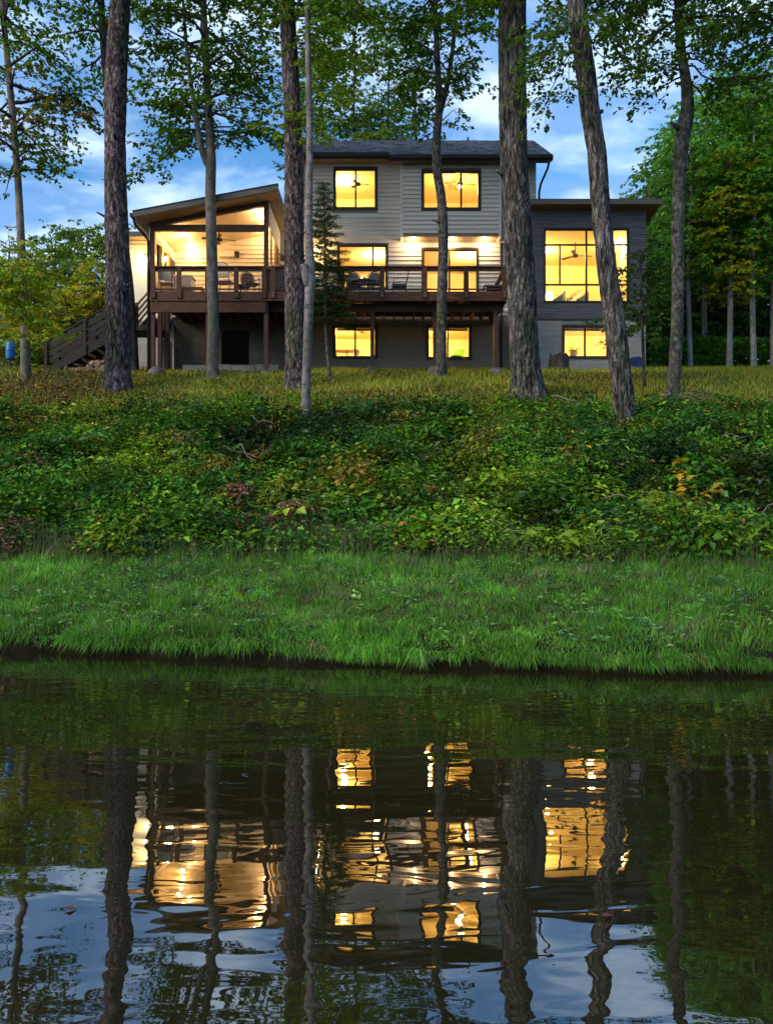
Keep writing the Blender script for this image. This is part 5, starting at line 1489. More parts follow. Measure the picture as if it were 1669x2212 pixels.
floor_lamp('small lit floor lamp at the left end of the wing window', (px_x(1186, 31.3), 31.3, 8.75), 0.95, 25)
# bedroom: low bookcase; basement: shelf rail, picture panels, desk things
bc = empty('dresser', (px_x(745, 31.6), 31.6, 11.66), 'low wooden dresser in the left upstairs window', 'dresser')
boxp('carcass', M['cedar'], bc, px_x(722, 31.6), px_x(767, 31.6), 31.4, 31.85, 11.66, 12.88)
boxp('dresser_top', M['white'], bc, px_x(720, 31.6), px_x(769, 31.6), 31.37, 31.87, 12.882, 12.95)
for k in range(3): boxp('drawer', M['walnut'], bc, px_x(724, 31.6), px_x(765, 31.6), 31.38, 31.398, 11.75 + k * 0.38, 12.06 + k * 0.38)
gp = empty('green_board', (px_x(990, 32.4), 32.4, 7.3), 'bright green board leaning in the right basement window', 'board')
boxp('panel', M['green'], gp, px_x(977, 32.4), px_x(1002, 32.4), 32.38, 32.42, 6.8, px_z(751, 32.4))
boxp('trim_strip', M['white'], gp, px_x(977, 32.4), px_x(1002, 32.4), 32.36, 32.379, px_z(751, 32.4) - 0.06, px_z(751, 32.4))
sh_ = empty('wall_shelf', (px_x(745, 33.9), 33.9, 7.6), 'long shelf on the back wall of the left basement room', 'shelf')
boxp('shelf_board', M['cedar'], sh_, px_x(722, 33.9), px_x(775, 33.9), 33.65, 33.98, px_z(757, 33.9) - 0.03, px_z(757, 33.9))
for px in (726, 748, 770): boxp('bracket', M['black'], sh_, px_x(px, 33.9) - .015, px_x(px, 33.9) + .015, 33.7, 33.98, px_z(757, 33.9) - 0.2, px_z(757, 33.9) - 0.031)
def desk_chair(label, c):
    o = empty('swivel_chair', c, label, 'chair')
    q = 0.62
    mk('seat', MB().lathe([(0.2, 0.44 * q), (0.23, 0.47 * q), (0.22, 0.52 * q)], c, 14), M['char'], o, True)
    mk('backrest', MB().prism([(c[0] - 0.2, c[2] + 0.62 * q), (c[0] + 0.2, c[2] + 0.62 * q), (c[0] + 0.21, c[2] + 0.92 * q), (c[0] + 0.12, c[2] + 1.02 * q), (c[0] - 0.12, c[2] + 1.02 * q), (c[0] - 0.21, c[2] + 0.92 * q)], 'y', c[1] - 0.25, c[1] - 0.2), M['char'], o)
    mk('column', MB().tube([(c[0], c[1], c[2] + 0.06), (c[0], c[1], c[2] + 0.44 * q)], 0.025, 8), M['black'], o)
    for k in range(5):
        a = k * 2 * math.pi / 5
        mk('leg', MB().bar((c[0], c[1], c[2] + 0.06), (c[0] + .26 * math.cos(a), c[1] + .26 * math.sin(a), c[2] + 0.03), 0.04, 0.03), M['black'], o)
desk_chair('dark chair back in the right basement window', (px_x(982, 31.3), 31.3, 6.75))
desk_chair('dark chair just inside the left basement window', (px_x(797, 31.2), 31.2, 6.62))
house_plant('small potted plant on the sill of the wing basement window', (px_x(1238, 30.25), 30.25, 7.10), 6, 9, 0.3, 0.12, 0.03)
st_ = empty('sill_table', (px_x(1238, 30.25), 30.25, 6.75), 'narrow table under the wing basement window', 'table')
boxp('table_top', M['cedar'], st_, px_x(1222, 30.25), px_x(1256, 30.25), 30.1, 30.42, 7.06, 7.098)
for px in (1224, 1254): boxp('leg', M['cedar'], st_, px_x(px, 30.25) - .02, px_x(px, 30.25) + .02, 30.2, 30.3, 6.75, 7.06)
# blinds drawn up behind the tops of the basement windows
for k, (r_, y_, lab) in enumerate(((W_BL, YW, 'rolled pale blind in the left basement window'), (W_BR, YW, 'rolled pale blind in the right basement window'), (W_WB, YG, 'rolled pale blind in the wing basement window'))):
    b_ = empty('roller_blind', ((r_[0] + r_[1]) / 2, y_ + .2, r_[3]), lab, 'blind', 'basement roller blinds')
    mk('roll', MB().tube([(r_[0] + .03, y_ + .22, r_[3] + 0.02), (r_[1] - .03, y_ + .22, r_[3] + 0.02)], 0.035, 10), M['white'], b_)
    boxp('cloth', M['cream_fabric'], b_, r_[0] + .04, r_[1] - .04, y_ + .252, y_ + .256, r_[3] - 0.10, r_[3] + 0.02)

# ---------------------------------------------------------------- deck
YD = 27.0
ZD = 8.68                     # deck surface
XD0, XD1 = -7.62, 3.88
deck = empty('deck', (-1.8, 27.0, 6.2), 'raised brown timber deck along the front of the house on posts', 'deck')
mb_n = int((YW - 0.05 - YD) / 0.145)
DB = unit_mesh('deck_plank', MB().box(0, 1, 0, 0.138, 0, 0.032), M['timber'])
for k in range(mb_n):
    put('deck_board', DB, deck, (XD0, YD + 0.02 + k * 0.145, ZD - 0.032), (XD1 - XD0, 1, 1))
boxp('rim_board', M['timber'], deck, XD0, XD1, YD - 0.02, YD + 0.018, ZD - 0.30, ZD - 0.0)
boxp('rim_board', M['timber'], deck, XD1 - 0.04, XD1, YD + 0.02, YW - 0.04, ZD - 0.30, ZD - 0.034)
boxp('skirt_beam', M['timber'], deck, XD0, -3.9, YD + 0.025, YD + 0.10, ZD - 0.66, ZD - 0.305)
boxp('carrying_beam', M['timber'], deck, -3.88, XD1 - 0.05, YD + 0.55, YD + 0.64, ZD - 0.52, ZD - 0.26)
JO = unit_mesh('joist', MB().box(-0.02, 0.02, 0, 1, 0, 0.22), M['joist'])
x = XD0 + 0.3
while x < XD1 - 0.1:
    put('joist', JO, deck, (x, YD + 0.66 if x > -3.9 else YD + 0.11, ZD - 0.257), (1, (YW - 0.08 - YD - 0.66) if x > -3.9 else YW - 0.2 - YD - 0.11, 1))
    x += 0.345
def post(parent, px, d, ztop, w=0.13, mat='timber_v', gz=None):
    x = px_x(px, d); g0 = float(ground_z(x, d)) - 0.15
    return boxp('post', M[mat], parent, x - w / 2, x + w / 2, d - w / 2, d + w / 2, g0, ztop)
for px in (804, 939, 1070): post(deck, px, YD + 0.595 if px < 1000 else YD + 0.5, ZD - 0.525)
for px in (362, 448): post(deck, px, 28.6, ZD - 0.26, 0.14)
post(deck, 346, 27.9, ZD - 0.26, 0.12)

# railing: posts, top rail, bottom rail, wire panels
RT = px_z(576, YD)
def railing(parent, xs, y, zt, zb, wide=0.16, bolts=True):
    rx0, rx1 = xs[0], xs[-1]
    boxp('top_rail', M['timber'], parent, rx0 - .09, rx1 + .09, y - 0.085, y + 0.06, zt - 0.04, zt)
    boxp('rail', M['timber'], parent, rx0 - .05, rx1 + .05, y - 0.012, y + 0.03, zt - 0.15, zt - 0.042)
    boxp('bottom_rail', M['timber'], parent, rx0, rx1, y - 0.01, y + 0.03, zb + 0.055, zb + 0.10)
    for k, x in enumerate(xs):
        p = boxp('railing_post', M['timber'], parent, x - wide / 2, x + wide / 2, y - 0.075, y - 0.022, zb - 0.22, zt - 0.042)
        if bolts:
            bt_ = MB()
            for zz in (zb - 0.15, zb - 0.06): bt_.tube([(x, y - 0.082, zz), (x, y - 0.074, zz)], 0.022, 8)
            mk('bolt', bt_, M['steel'], p)
    for a, b in zip(xs[:-1], xs[1:]):
        wm = MB()
        x = a + wide / 2; 
        nx = max(2, int((b - a - wide) / 0.10))
        for i in range(1, nx):
            xx = a + wide / 2 + (b - a - wide) * i / nx
            wm.box(xx - .0025, xx + .0025, y + 0.004, y + 0.009, zb + 0.10, zt - 0.15)
        nz = 6
        for i in range(1, nz):
            zz = zb + 0.10 + (zt - 0.15 - zb - 0.10) * i / nz
            wm.box(a + wide / 2, b - wide / 2, y - 0.001, y + 0.004, zz - .0025, zz + .0025)
        o = mk('wire_panel', wm, M['steel'], parent); o['kind'] = 'stuff'
railing(deck, [px_x(p, YD) for p in (332, 388, 449, 511, 571)], YD, RT, ZD, 0.15, False)
railing(deck, [px_x(p, YD) for p in (590, 662, 740, 825, 917, 1006, 1088)], YD, RT, ZD)
# side return on the right end
boxp('top_rail', M['timber'], deck, XD1 - 0.12, XD1 + 0.02, YD + 0.07, YW - 0.04, RT - 0.045, RT - 0.004)

# ---------------------------------------------------------------- covered porch
XP0, XP1, YP = px_x(327, YD), px_x(573.5, YD), 30.1
porch = empty('covered_porch', (XP0, YD, ZD), 'lit covered porch with a sloping shed roof at the left of the house', 'porch')
SL = 0.187
def pz(x): return 10.93 + SL * (x - XP0)          # ceiling height
boxp('porch_post', M['timber_v'], porch, XP0 - 0.075, XP0 + 0.075, YD + 0.105, YD + 0.25, 5.9, pz(XP0) - 0.02)
boxp('porch_post', M['timber_v'], porch, XP1 - 0.07, XP1 + 0.07, YD + 0.105, YD + 0.245, 5.9, pz(XP1) - 0.02)
boxp('porch_post', M['timber_v'], porch, px_x(447, YD) - 0.06, px_x(447, YD) + 0.06, YD + 0.11, YD + 0.23, 5.9, ZD - 0.3)
boxp('porch_post', M['timber_v'], porch, XP1 - 0.05, XP1 + 0.05, YP - 0.3, YP - 0.2, ZD, pz(XP1) - 0.02)
def sloped(x0, x1, y0, y1, t0, t1):  # slab following the ceiling plane, t0..t1 above it
    return MB().prism([(x0, pz(x0) + t0), (x1, pz(x1) + t0), (x1, pz(x1) + t1), (x0, pz(x0) + t1)], 'y', y0, y1)
mk('front_rafter', sloped(XP0 - 0.07, XP1 + 0.06, YD + 0.06, YD + 0.20, -0.135, -0.004), M['timber'], porch)
boxp('tie_beam', M['timber'], porch, XP0 + 0.076, XP1 - 0.071, YD + 0.09, YD + 0.21, px_z(497, YD), px_z(483, YD))
XE0, XE1 = px_x(289, 26.45), px_x(599, 26.45)
pr = mk('porch_roof', sloped(XE0, XE1, 26.45, YP + 0.8, 0.06, 0.22), M['shingle'], porch)
mk('fascia', sloped(XE0 - 0.01, XE1 + 0.01, 26.41, 26.448, 0.03, 0.20), M['fascia'], pr)
mk('fascia_cap', sloped(XE0 - 0.03, XE1 + 0.03, 26.39, 26.60, 0.202, 0.235), M['gutter'], pr)
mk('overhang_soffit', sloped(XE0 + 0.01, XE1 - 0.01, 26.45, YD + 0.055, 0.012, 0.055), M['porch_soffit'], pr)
mk('side_soffit', sloped(XP1 + 0.10, XE1 - 0.01, YD + 0.06, YP + 0.8, 0.012, 0.055), M['soffit'], pr)
gutter_ = MB().box(XE0 - 0.13, XE0 - 0.012, 26.45, YP + 0.6, pz(XE0) + 0.06, pz(XE0) + 0.17)
mk('gutter', gutter_, M['gutter'], pr)
dsp = MB().tube([(XE0 - 0.06, 26.6, pz(XE0) + 0.06), (XE0 - 0.03, 26.7, pz(XE0) - 0.12), (XP0 - 0.22, 26.95, pz(XE0) - 0.34), (XP0 - 0.12, 27.1, pz(XE0) - 0.5), (XP0 - 0.115, 27.1, 6.1)], 0.045, 8)
mk('downspout', dsp, M['gutter'], porch, True)
# ceiling boards run front to back
n_ = 20
for k in range(n_):
    a = XP0 + 0.0 + (XP1 - XP0) * k / n_; b = XP0 + (XP1 - XP0) * (k + 1) / n_
    mk('ceiling_board', sloped(a + 0.003, b - 0.003, YD + 0.205, YP, 0.0, 0.02), M['ceil_plank'], porch)
mk('ceiling_backing', sloped(XP0 - 0.05, XP1 + 0.06, YD + 0.21, YP + 0.1, 0.022, 0.05), M['ceil_plank'], porch)
# back wall with cream lap siding
pw = mk('porch_back_wall', MB().prism([(XP0 - 0.15, ZD - 0.02), (XL, ZD - 0.02), (XL, pz(XL) + 0.02), (XP0 - 0.15, pz(XP0 - 0.15) + 0.02)], 'y', YP + 0.03, YP + 0.16), M['siding_porch'], porch)
k = 0
while True:
    a = ZD + k * 0.155
    if a > pz(XP1) - 0.02: break
    x0 = XP0 if a + 0.16 < pz(XP0) else XP0 + (a + 0.16 - pz(XP0)) / SL
    if x0 < XP1 - 0.1: put('siding_board', LAP['siding_porch'], pw, (x0, YP + 0.03, a), (XP1 + 0.05 - x0, 1, 0.165))
    k += 1
# left wall of the porch with cedar framed windows
lw = MB()
YLW = 30.12
zs_ = (ZD, ZD + 0.95, 10.55, 10.95)
lw.box(XP0 - 0.14, XP0 - 0.0, YD + 0.26, YLW, ZD, ZD + 0.95)
lw.box(XP0 - 0.14, XP0 - 0.0, YD + 0.26, YLW, 10.55, 10.90)
for a, b in ((27.26, 27.42), (28.25, 28.40), (29.2, 29.32), (30.0, 30.12)):
    lw.box(XP0 - 0.138, XP0 - 0.002, a, b, ZD + 0.95, 10.55)
lwo = mk('porch_side_wall', lw, M['siding_porch'], porch)
for a, b in ((27.42, 28.25), (28.40, 29.2)):
    wmb = MB()
    for q0, q1, z0_, z1_ in ((a - .05, a + .05, ZD + .9, 10.6), (b - .05, b + .05, ZD + .9, 10.6), (a + .05, b - .05, ZD + .9, ZD + 1.0), (a + .05, b - .05, 10.5, 10.6)):
        wmb.box(XP0 + 0.001, XP0 + 0.03, q0, q1, z0_, z1_)
    w_ = mk('window', wmb, M['cedar'], porch)
    boxp('pane', M['glass'], w_, XP0 - 0.075, XP0 - 0.07, a, b, ZD + 0.95, 10.55)
    boxp('mullion', M['cedar'], w_, XP0 - 0.085, XP0 - 0.06, (a + b) / 2 - .02, (a + b) / 2 + .02, ZD + 0.95, 10.55)
sd = boxp('screen_door', M['sash'], porch, XP0 - 0.002, XP0 + 0.02, 29.34, 29.98, ZD + 0.02, 10.52)
boxp('handle', M['steel'], sd, XP0 + 0.021, XP0 + 0.05, 29.40, 29.43, ZD + 0.95, ZD + 1.15)
# open framed right side
for a in (28.1, 29.1):
    boxp('side_stud', M['cedar'], porch, XP1 + 0.0, XP1 + 0.06, a, a + 0.09, ZD + 0.02, pz(XP1) - 0.3)
boxp('side_beam', M['timber'], porch, XP1 - 0.06, XP1 + 0.065, YD + 0.25, YP, pz(XP1) - 0.28, pz(XP1) - 0.02)
boxp('side_rail', M['timber'], porch, XP1 - 0.02, XP1 + 0.055, YD + 0.25, YP, ZD + 0.85, ZD + 0.93)
boxp('side_fascia', M['siding'], porch, XP1 + 0.07, XP1 + 0.09, YD + 0.25, YP + 0.6, pz(XP1) - 0.75, pz(XP1) - 0.0)
# wall between porch and main house, and the low link roof seen behind the thick trunk
boxp('link_wall', M['siding_porch'], porch, XP1 + 0.06, XL - 0.165, YW + 0.02, YW + 0.15, 6.3, 10.9)
boxp('link_eave', M['timber'], porch, XP1 + 0.10, XL - 0.165, YW - 0.5, YW + 0.018, 10.62, 10.80)

def downlight(parent, c, power, r=0.055, spot=125):
    d_ = mk('downlight', MB().lathe([(r * 1.5, -0.012), (r * 1.5, 0.0)], c, 14), M['white'], parent)
    mk('bulb', MB().lathe([(r, -0.020), (r, -0.0125)], c, 14), M['bulb'], d_)
    lamp('downlight_lamp', (c[0], c[1], c[2] - (0.04 if spot else 0.16)), power, WARM2, 0.05, parent, spot, 0.8)
def ceil_pt(px, py):
    # where the view ray meets the porch ceiling plane z = pz(x)
    k = (CY - py) / F; h = (px - CX) / F
    d = (10.93 - SL * XP0 - ZC) / (k - SL * h)
    return np.array([h * d, d, ZC + k * d])
for px, py in ((395, 507), (415, 533), (555, 453), (566, 469), (571, 497)):
    c = ceil_pt(px, py)
    if c[1] < YD + 0.3: c[1] = YD + 0.45
    if c[1] > YP - .2: c[1] = YP - 0.3
    c[0] = min(max(c[0], XP0 + .3), XP1 - .3)
    c[2] = pz(c[0]) - 0.002
    downlight(porch, c, 17, spot=None)
for px in (881 + 10, 973 + 1, 1050 - 3):
    c = (px_x(px, 30.2), 30.2, BZ0 + 0.028)
    downlight(bay, c, 26, spot=None)
fan('ceiling_fan', 'dark ceiling fan under the porch roof', (px_x(473, 28.7), 28.7, px_z(517, 28.7)), 0.55, 4, 0.62, az=0.25)

def sconce(label, c, power, nrm=(0, -1, 0), s=1.0):
    n_ = np.array(nrm, float); c = np.array(c, float)
    o = empty('wall_sconce', c, label, 'wall lamp', 'outdoor wall lamps')
    q = c + n_ * 0.012
    mk('back_plate', MB().box(*sorted((c[0] - (0.05 if n_[1] else 0), c[0] + (0.05 if n_[1] else n_[0] * 0.02))), *sorted((c[1] - (0.05 if n_[0] else 0), c[1] + (0.05 if n_[0] else n_[1] * 0.02))), c[2] - 0.09, c[2] + 0.09), M['black'], o)
    p = c + n_ * 0.10
    mk('arm', MB().bar(c + n_ * 0.02 + np.array([0, 0, .06]), p + np.array([0, 0, .08]), 0.02, 0.02), M['black'], o)
    mk('cap', MB().lathe([(0.06, 0.09), (0.02, 0.12)], p, 12), M['black'], o)
    mk('bulb', MB().ellipsoid(p, (0.045 * s, 0.045 * s, 0.075 * s), 10, 6), M['bulb'], o, True)
    lamp('sconce_light', p + n_ * 0.12, power, WARM, 0.05, o)
sconce('glowing sconce on the left wall of the porch', (XP0 + 0.004, 28.32, px_z(560, 28.32)), 45, (1, 0, 0))
sconce('sconce beside the wide deck window behind the conifer', (px_x(690, YW), YW - 0.03, px_z(545, YW)), 40)

# --- left annex with the side door
AX0, AX1, YA = px_x(272, 31.2), XP0 - 0.16, 31.2
annex = empty('annex', (AX0, YA, 6.6), 'small cream annex with a side door left of the porch', 'annex')
aw = boxp('annex_wall', M['mortar'], annex, AX0, AX1, YA, YA + 0.15, 6.4, 11.75)
DX0, DX1, DZ1 = px_x(284, YA), px_x(316, YA), px_z(575, YA)
k = 0
while ZD + k * 0.155 < 11.7:
    a = ZD + k * 0.155
    for p, q in spans(AX0, AX1, a, a + 0.155, [(DX0 - .1, DX1 + .1, ZD, DZ1 + .1)]):
        put('siding_board', LAP['siding_porch'], aw, (p, YA, a), (q - p, 1, 0.167))
    k += 1
mk('foundation', MB().box(AX0 + .02, AX1, YA - 0.06, YA - 0.002, 6.3, ZD - 0.15), M['render'], annex)
dm = MB().box(DX0 - .1, DX0, YA - .035, YA, ZD, DZ1 + .1).box(DX1, DX1 + .1, YA - .035, YA, ZD, DZ1 + .1).box(DX0, DX1, YA - .037, YA, DZ1, DZ1 + .1)
mk('door_casing', dm, M['white'], annex)
dr_ = boxp('door', M['white'], annex, DX0 + .004, DX1 - .004, YA - 0.02, YA - 0.001, ZD + .01, DZ1 - .004)
boxp('handle', M['black'], dr_, DX0 + .06, DX0 + .09, YA - 0.06, YA - 0.021, ZD + 0.98, ZD + 1.02)
ar = mk('annex_roof', MB().prism([(YA - 0.45, 11.72), (YA - 0.45, 11.88), (35.5, 12.0), (35.5, 11.84)], 'x', AX0 - 0.35, AX1 + 0.0), M['gutter'], annex)
boxp('fascia', M['fascia'], ar, AX0 - 0.36, AX1, YA - 0.48, YA - 0.452, 11.68, 11.86)
boxp('annex_side', M['siding_porch'], annex, AX0, AX0 + .14, YA + .152, 35.4, 6.4, 11.72)
boxp('annex_soffit', M['soffit'], ar, AX0 - 0.34, AX1, YA - 0.45, YA - 0.03, 11.69, 11.715)
sconce('bright sconce above the annex side door', (px_x(314, YA), YA - 0.03, px_z(560, YA)), 45)

# under the porch: rendered back wall with a black recess, slab edge
ub = empty('under_porch_wall', (XP0, 30.3, 6.4), 'rendered wall with a black recess under the porch', 'wall')
mk('wall_face', wall_slab(XP0 - 0.1, XL - 0.17, 6.2, ZD - 0.035, 30.3, 30.45, [(px_x(478, 30.3), px_x(538, 30.3), 6.2, px_z(712, 30.3))]), M['tan_wall'], ub)
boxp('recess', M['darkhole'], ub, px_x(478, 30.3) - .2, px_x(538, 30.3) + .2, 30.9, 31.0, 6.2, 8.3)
sl = empty('patio_slab', (-5.5, 28.6, 6.3), 'pale concrete slab edge under the porch', 'slab')
for k in range(4):
    a = px_x(402, 28.9) + k * 0.82
    boxp('paver', M['slab'], sl, a, a + 0.80, 28.4, 29.6, 6.25, 6.56 + 0.02 * (k % 2))

# ---------------------------------------------------------------- stairs at the left
stair = empty('staircase', (-11.4, 28.5, 6.3), 'dark timber stair climbing from the left lawn to the annex door', 'stairs')
SX0, SX1, YS0, YS1 = px_x(101, 28.2), px_x(268, 28.2), 28.2, 29.2
SZ0 = float(ground_z(SX0, 28.6)) - 0.02
NS = 9
LZ = 7.85
rise, run = (LZ - SZ0) / (NS + 1), (SX1 - SX0 - 0.15) / NS
for k in range(NS):
    boxp('tread', M['timber_dark'], stair, SX0 + 0.15 + k * run, SX0 + 0.15 + (k + 1) * run + 0.02, YS0 + 0.05, YS1 - 0.05, SZ0 + (k + 1) * rise - 0.04, SZ0 + (k + 1) * rise)
for y in (YS0, YS1):
    mb = MB().bar((SX0 + 0.12, y, SZ0 + 0.02), (SX1 + 0.02, y, LZ - 0.12), 0.045, 0.26)
    mk('stringer', mb, M['timber_dark'], stair)
    for q in (0.0, 0.5, 1.0):
        x = SX0 + (SX1 - SX0) * q; zb_ = SZ0 + (LZ - SZ0) * q
        mk('newel_post', MB().box(x - .05, x + .05, y - .075, y - .024, zb_ - 0.25, zb_ + 0.98), M['timber_dark'], stair)
    for h_, w_, t_ in ((0.97, 0.09, 0.05), (0.76, 0.03, 0.20), (0.50, 0.03, 0.14), (0.28, 0.03, 0.14)):
        mk('stair_rail' if h_ < .9 else 'hand_rail', MB().bar((SX0, y - .005, SZ0 + h_), (SX1, y - .005, LZ + h_), w_, t_), M['timber_dark'], stair)
boxp('landing', M['timber_dark'], stair, SX1 + 0.025, SX1 + 1.05, YS0 - 0.1, YS1 + 0.1, LZ - 0.18, LZ)
for x in (SX1 + .1, SX1 + .95):
    boxp('landing_post', M['timber_v'], stair, x - .06, x + .06, YS0 - 0.05, YS0 + 0.07, 6.1, LZ - 0.182)
# upper flight goes back to the door
UX0, UX1 = SX1 + 0.12, SX1 + 1.0
for k in range(5):
    boxp('tread', M['timber_dark'], stair, UX0, UX1, YS1 + 0.12 + k * 0.27, YS1 + 0.41 + k * 0.27, LZ + (k + 1) * 0.14 - .04, LZ + (k + 1) * 0.14)
boxp('top_landing', M['timber_dark'], stair, UX0, XP0 - 0.16, YS1 + 1.49, YA - 0.07, ZD - 0.16, ZD - 0.01)
for x in (UX0 - .03, UX1 + .03):
    mk('stringer', MB().bar((x, YS1 + 0.1, LZ - 0.05), (x, YS1 + 1.48, ZD - 0.1), 0.045, 0.26), M['timber_dark'], stair)
    for h_ in (0.95, 0.72, 0.5, 0.28):
        mk('stair_rail', MB().bar((x, YS1 + 0.1, LZ + h_), (x, YS1 + 1.55, ZD + h_ + .02), 0.04, 0.10), M['soffit'], stair)
    mk('newel_post', MB().box(x - .045, x + .045, YS1 + 0.11, YS1 + 0.2, LZ - .1, LZ + 1.05), M['timber_dark'], stair)
boxp('stair_footing', M['render'], stair, SX1 + 0.9, XP0 - 0.25, YS1 + 0.3, YS1 + 1.4, 6.0, 7.75)

# ---------------------------------------------------------------- deck and porch furniture
def patio_chair(label, c, face=R(-90), s=1.0, mat='black', pad_='char', group='patio chairs'):
    o = empty('patio_chair', c, label, 'chair', group)
    ca, sa = math.cos(face + R(90)), math.sin(face + R(90))
    def T(x, y, z): return (c[0] + s * (x * ca - y * sa), c[1] + s * (x * sa + y * ca), c[2] + s * z)
    def box_(x0, x1, y0, y1, z0, z1):
        v = [T(x, y, z) for z in (z0, z1) for y in (y0, y1) for x in (x0, x1)]
        return MB().add(v, [(0, 2, 3, 1), (4, 5, 7, 6), (0, 1, 5, 4), (2, 6, 7, 3), (0, 4, 6, 2), (1, 3, 7, 5)])
    mk('seat', box_(-.24, .24, -.24, .22, .42, .46), M[pad_], o)
    ar = [T(.24 * math.cos(t), .24 + 0.10 * (z_ - .46), z_) for t, z_ in [(0, .46), (0, .62), (0, .76)]]
    arc = [T(-.23, .22, .46), T(-.24, .27, .70)] + [T(-.24 * math.cos(t), .29 + .02 * math.sin(t), .74 + .20 * math.sin(t)) for t in np.linspace(0.1, math.pi - .1, 9)] + [T(.24, .27, .70), T(.23, .22, .46)]
    mk('back_frame', MB().tube(arc, 0.014, 6), M[mat], o, True)
    pan = [T(-.21, .235, .50), T(.21, .235, .50), T(.215, .27, .72)] + [T(.21 * math.cos(t), .285, .74 + .17 * math.sin(t)) for t in np.linspace(.3, math.pi - .3, 6)] + [T(-.215, .27, .72)]
    off = np.array(T(0, .012, 0)) - np.array(T(0, 0, 0))
    n_ = len(pan); v = [np.array(p) for p in pan] + [np.array(p) + off for p in pan]
    mk('backrest', MB().add(v, [tuple(range(n_)), tuple(range(2 * n_ - 1, n_ - 1, -1))] + [(i, i + n_, (i + 1) % n_ + n_, (i + 1) % n_) for i in range(n_)]), M[pad_], o)
    for sx in (-1, 1):
        mk('armrest', MB().tube([T(sx * .25, -.20, .45), T(sx * .27, -.18, .64), T(sx * .27, .05, .66), T(sx * .25, .27, .66)], 0.014, 6), M[mat], o, True)
        for sy in (-.22, .22):
            mk('leg', MB().tube([T(sx * .22, sy, .44), T(sx * .25, sy * 1.12, 0)], 0.014, 6), M[mat], o)
PP = 'chairs on the porch and deck'
patio_chair('round backed wicker chair behind the fork tree on the porch', (px_x(485, 27.7), 27.7, ZD), R(80), 1.12, 'black', 'cream_fabric', PP)
patio_chair('dark round backed chair near the right porch post', (px_x(541, 27.8), 27.8, ZD), R(-60), 1.0, 'black', 'walnut', PP)
patio_chair('arched chair with pale cushion at the left end of the porch', (px_x(360, 27.6), 27.6, ZD), R(95), 0.92, 'black', 'cream_fabric', PP)
patio_chair('charcoal chair left of the deck railing post by the conifer', (px_x(765, 27.9), 27.9, ZD), R(-80), 1.05, 'black', 'char', PP)
patio_chair('charcoal chair at the round table on the deck', (px_x(805, 27.75), 27.75, ZD), R(-100), 1.0, 'black', 'char', PP)
patio_chair('charcoal chair turned sideways in the middle of the deck', (px_x(862, 28.0), 28.0, ZD), R(180), 1.0, 'black', 'char', PP)
def round_table(label, c, r=0.42, h=0.66):
    o = empty('patio_table', c, label, 'table', 'patio tables')
    mk('table_top', MB().lathe([(r, h - 0.03), (r, h)], c, 20), M['black'], o)
    for k in range(4):
        a = k * math.pi / 2 + .5
        mk('leg', MB().tube([(c[0] + r * .7 * math.cos(a), c[1] + r * .7 * math.sin(a), c[2] + h - .03), (c[0] + r * .8 * math.cos(a), c[1] + r * .8 * math.sin(a), c[2])], 0.016, 6), M['black'], o)
round_table('small round dark table beside the right porch post chair', (px_x(524, 27.9), 27.9, ZD), 0.26, 0.42)
round_table('round dark table on the deck near the conifer', (px_x(786, 28.1), 28.1, ZD), 0.45, 0.62)
cd_ = empty('candle_lantern', (px_x(782, 27.75), 27.75, ZD + 0.62), 'tiny glowing candle jar on the deck table', 'candle')
cd_.location.y = 28.0; ORG[cd_.name] = np.array(cd_.location)
mk('jar', MB().lathe([(0.045, 0), (0.05, .12)], tuple(ORG[cd_.name]), 10), M['bulb_soft'], cd_)
# chaise at the right end
ch = empty('lounge_chair', (px_x(1078, 27.8), 27.8, ZD), 'pale reclining lounge chair at the right end of the deck', 'lounger')
cx_ = px_x(1066, 27.8)
boxp('seat', M['char'], ch, cx_ - .35, cx_ + .35, 27.5, 28.1, ZD + .30, ZD + .36)
mk('backrest', MB().bar((cx_ + .22, 27.8, ZD + .36), (cx_ + .42, 27.8, ZD + .92), 0.58, 0.06, (1, 0, 0)), M['white'], ch)
for sx in (-.3, .3):
    for sy in (27.54, 28.04): boxp('leg', M['white'], ch, cx_ + sx - .02, cx_ + sx + .02, sy - .02, sy + .02, ZD, ZD + .30)
# grill behind the thick trunk
gr = empty('grill', (px_x(597, 28), 28, ZD), 'black covered grill beside the right porch post', 'grill')
gx_ = px_x(598, 28)
mk('body', MB().box(gx_ - .3, gx_ + .3, 27.75, 28.25, ZD + .1, ZD + .86), M['black'], gr)
mk('lid', MB().prism([(27.75, ZD + .862), (28.25, ZD + .862), (28.22, ZD + 1.06), (28.1, ZD + 1.14), (27.9, ZD + 1.14), (27.78, ZD + 1.06)], 'x', gx_ - .3, gx_ + .3), M['black'], gr)
mk('handle', MB().tube([(gx_ - .2, 27.72, ZD + .95), (gx_ + .2, 27.72, ZD + .95)], .012, 6), M['steel'], gr)
for sx in (-.26, .26): mk('wheel', MB().tube([(gx_ + sx - .02, 27.85, ZD + .07), (gx_ + sx + .02, 27.85, ZD + .07)], .07, 12), M['black'], gr)
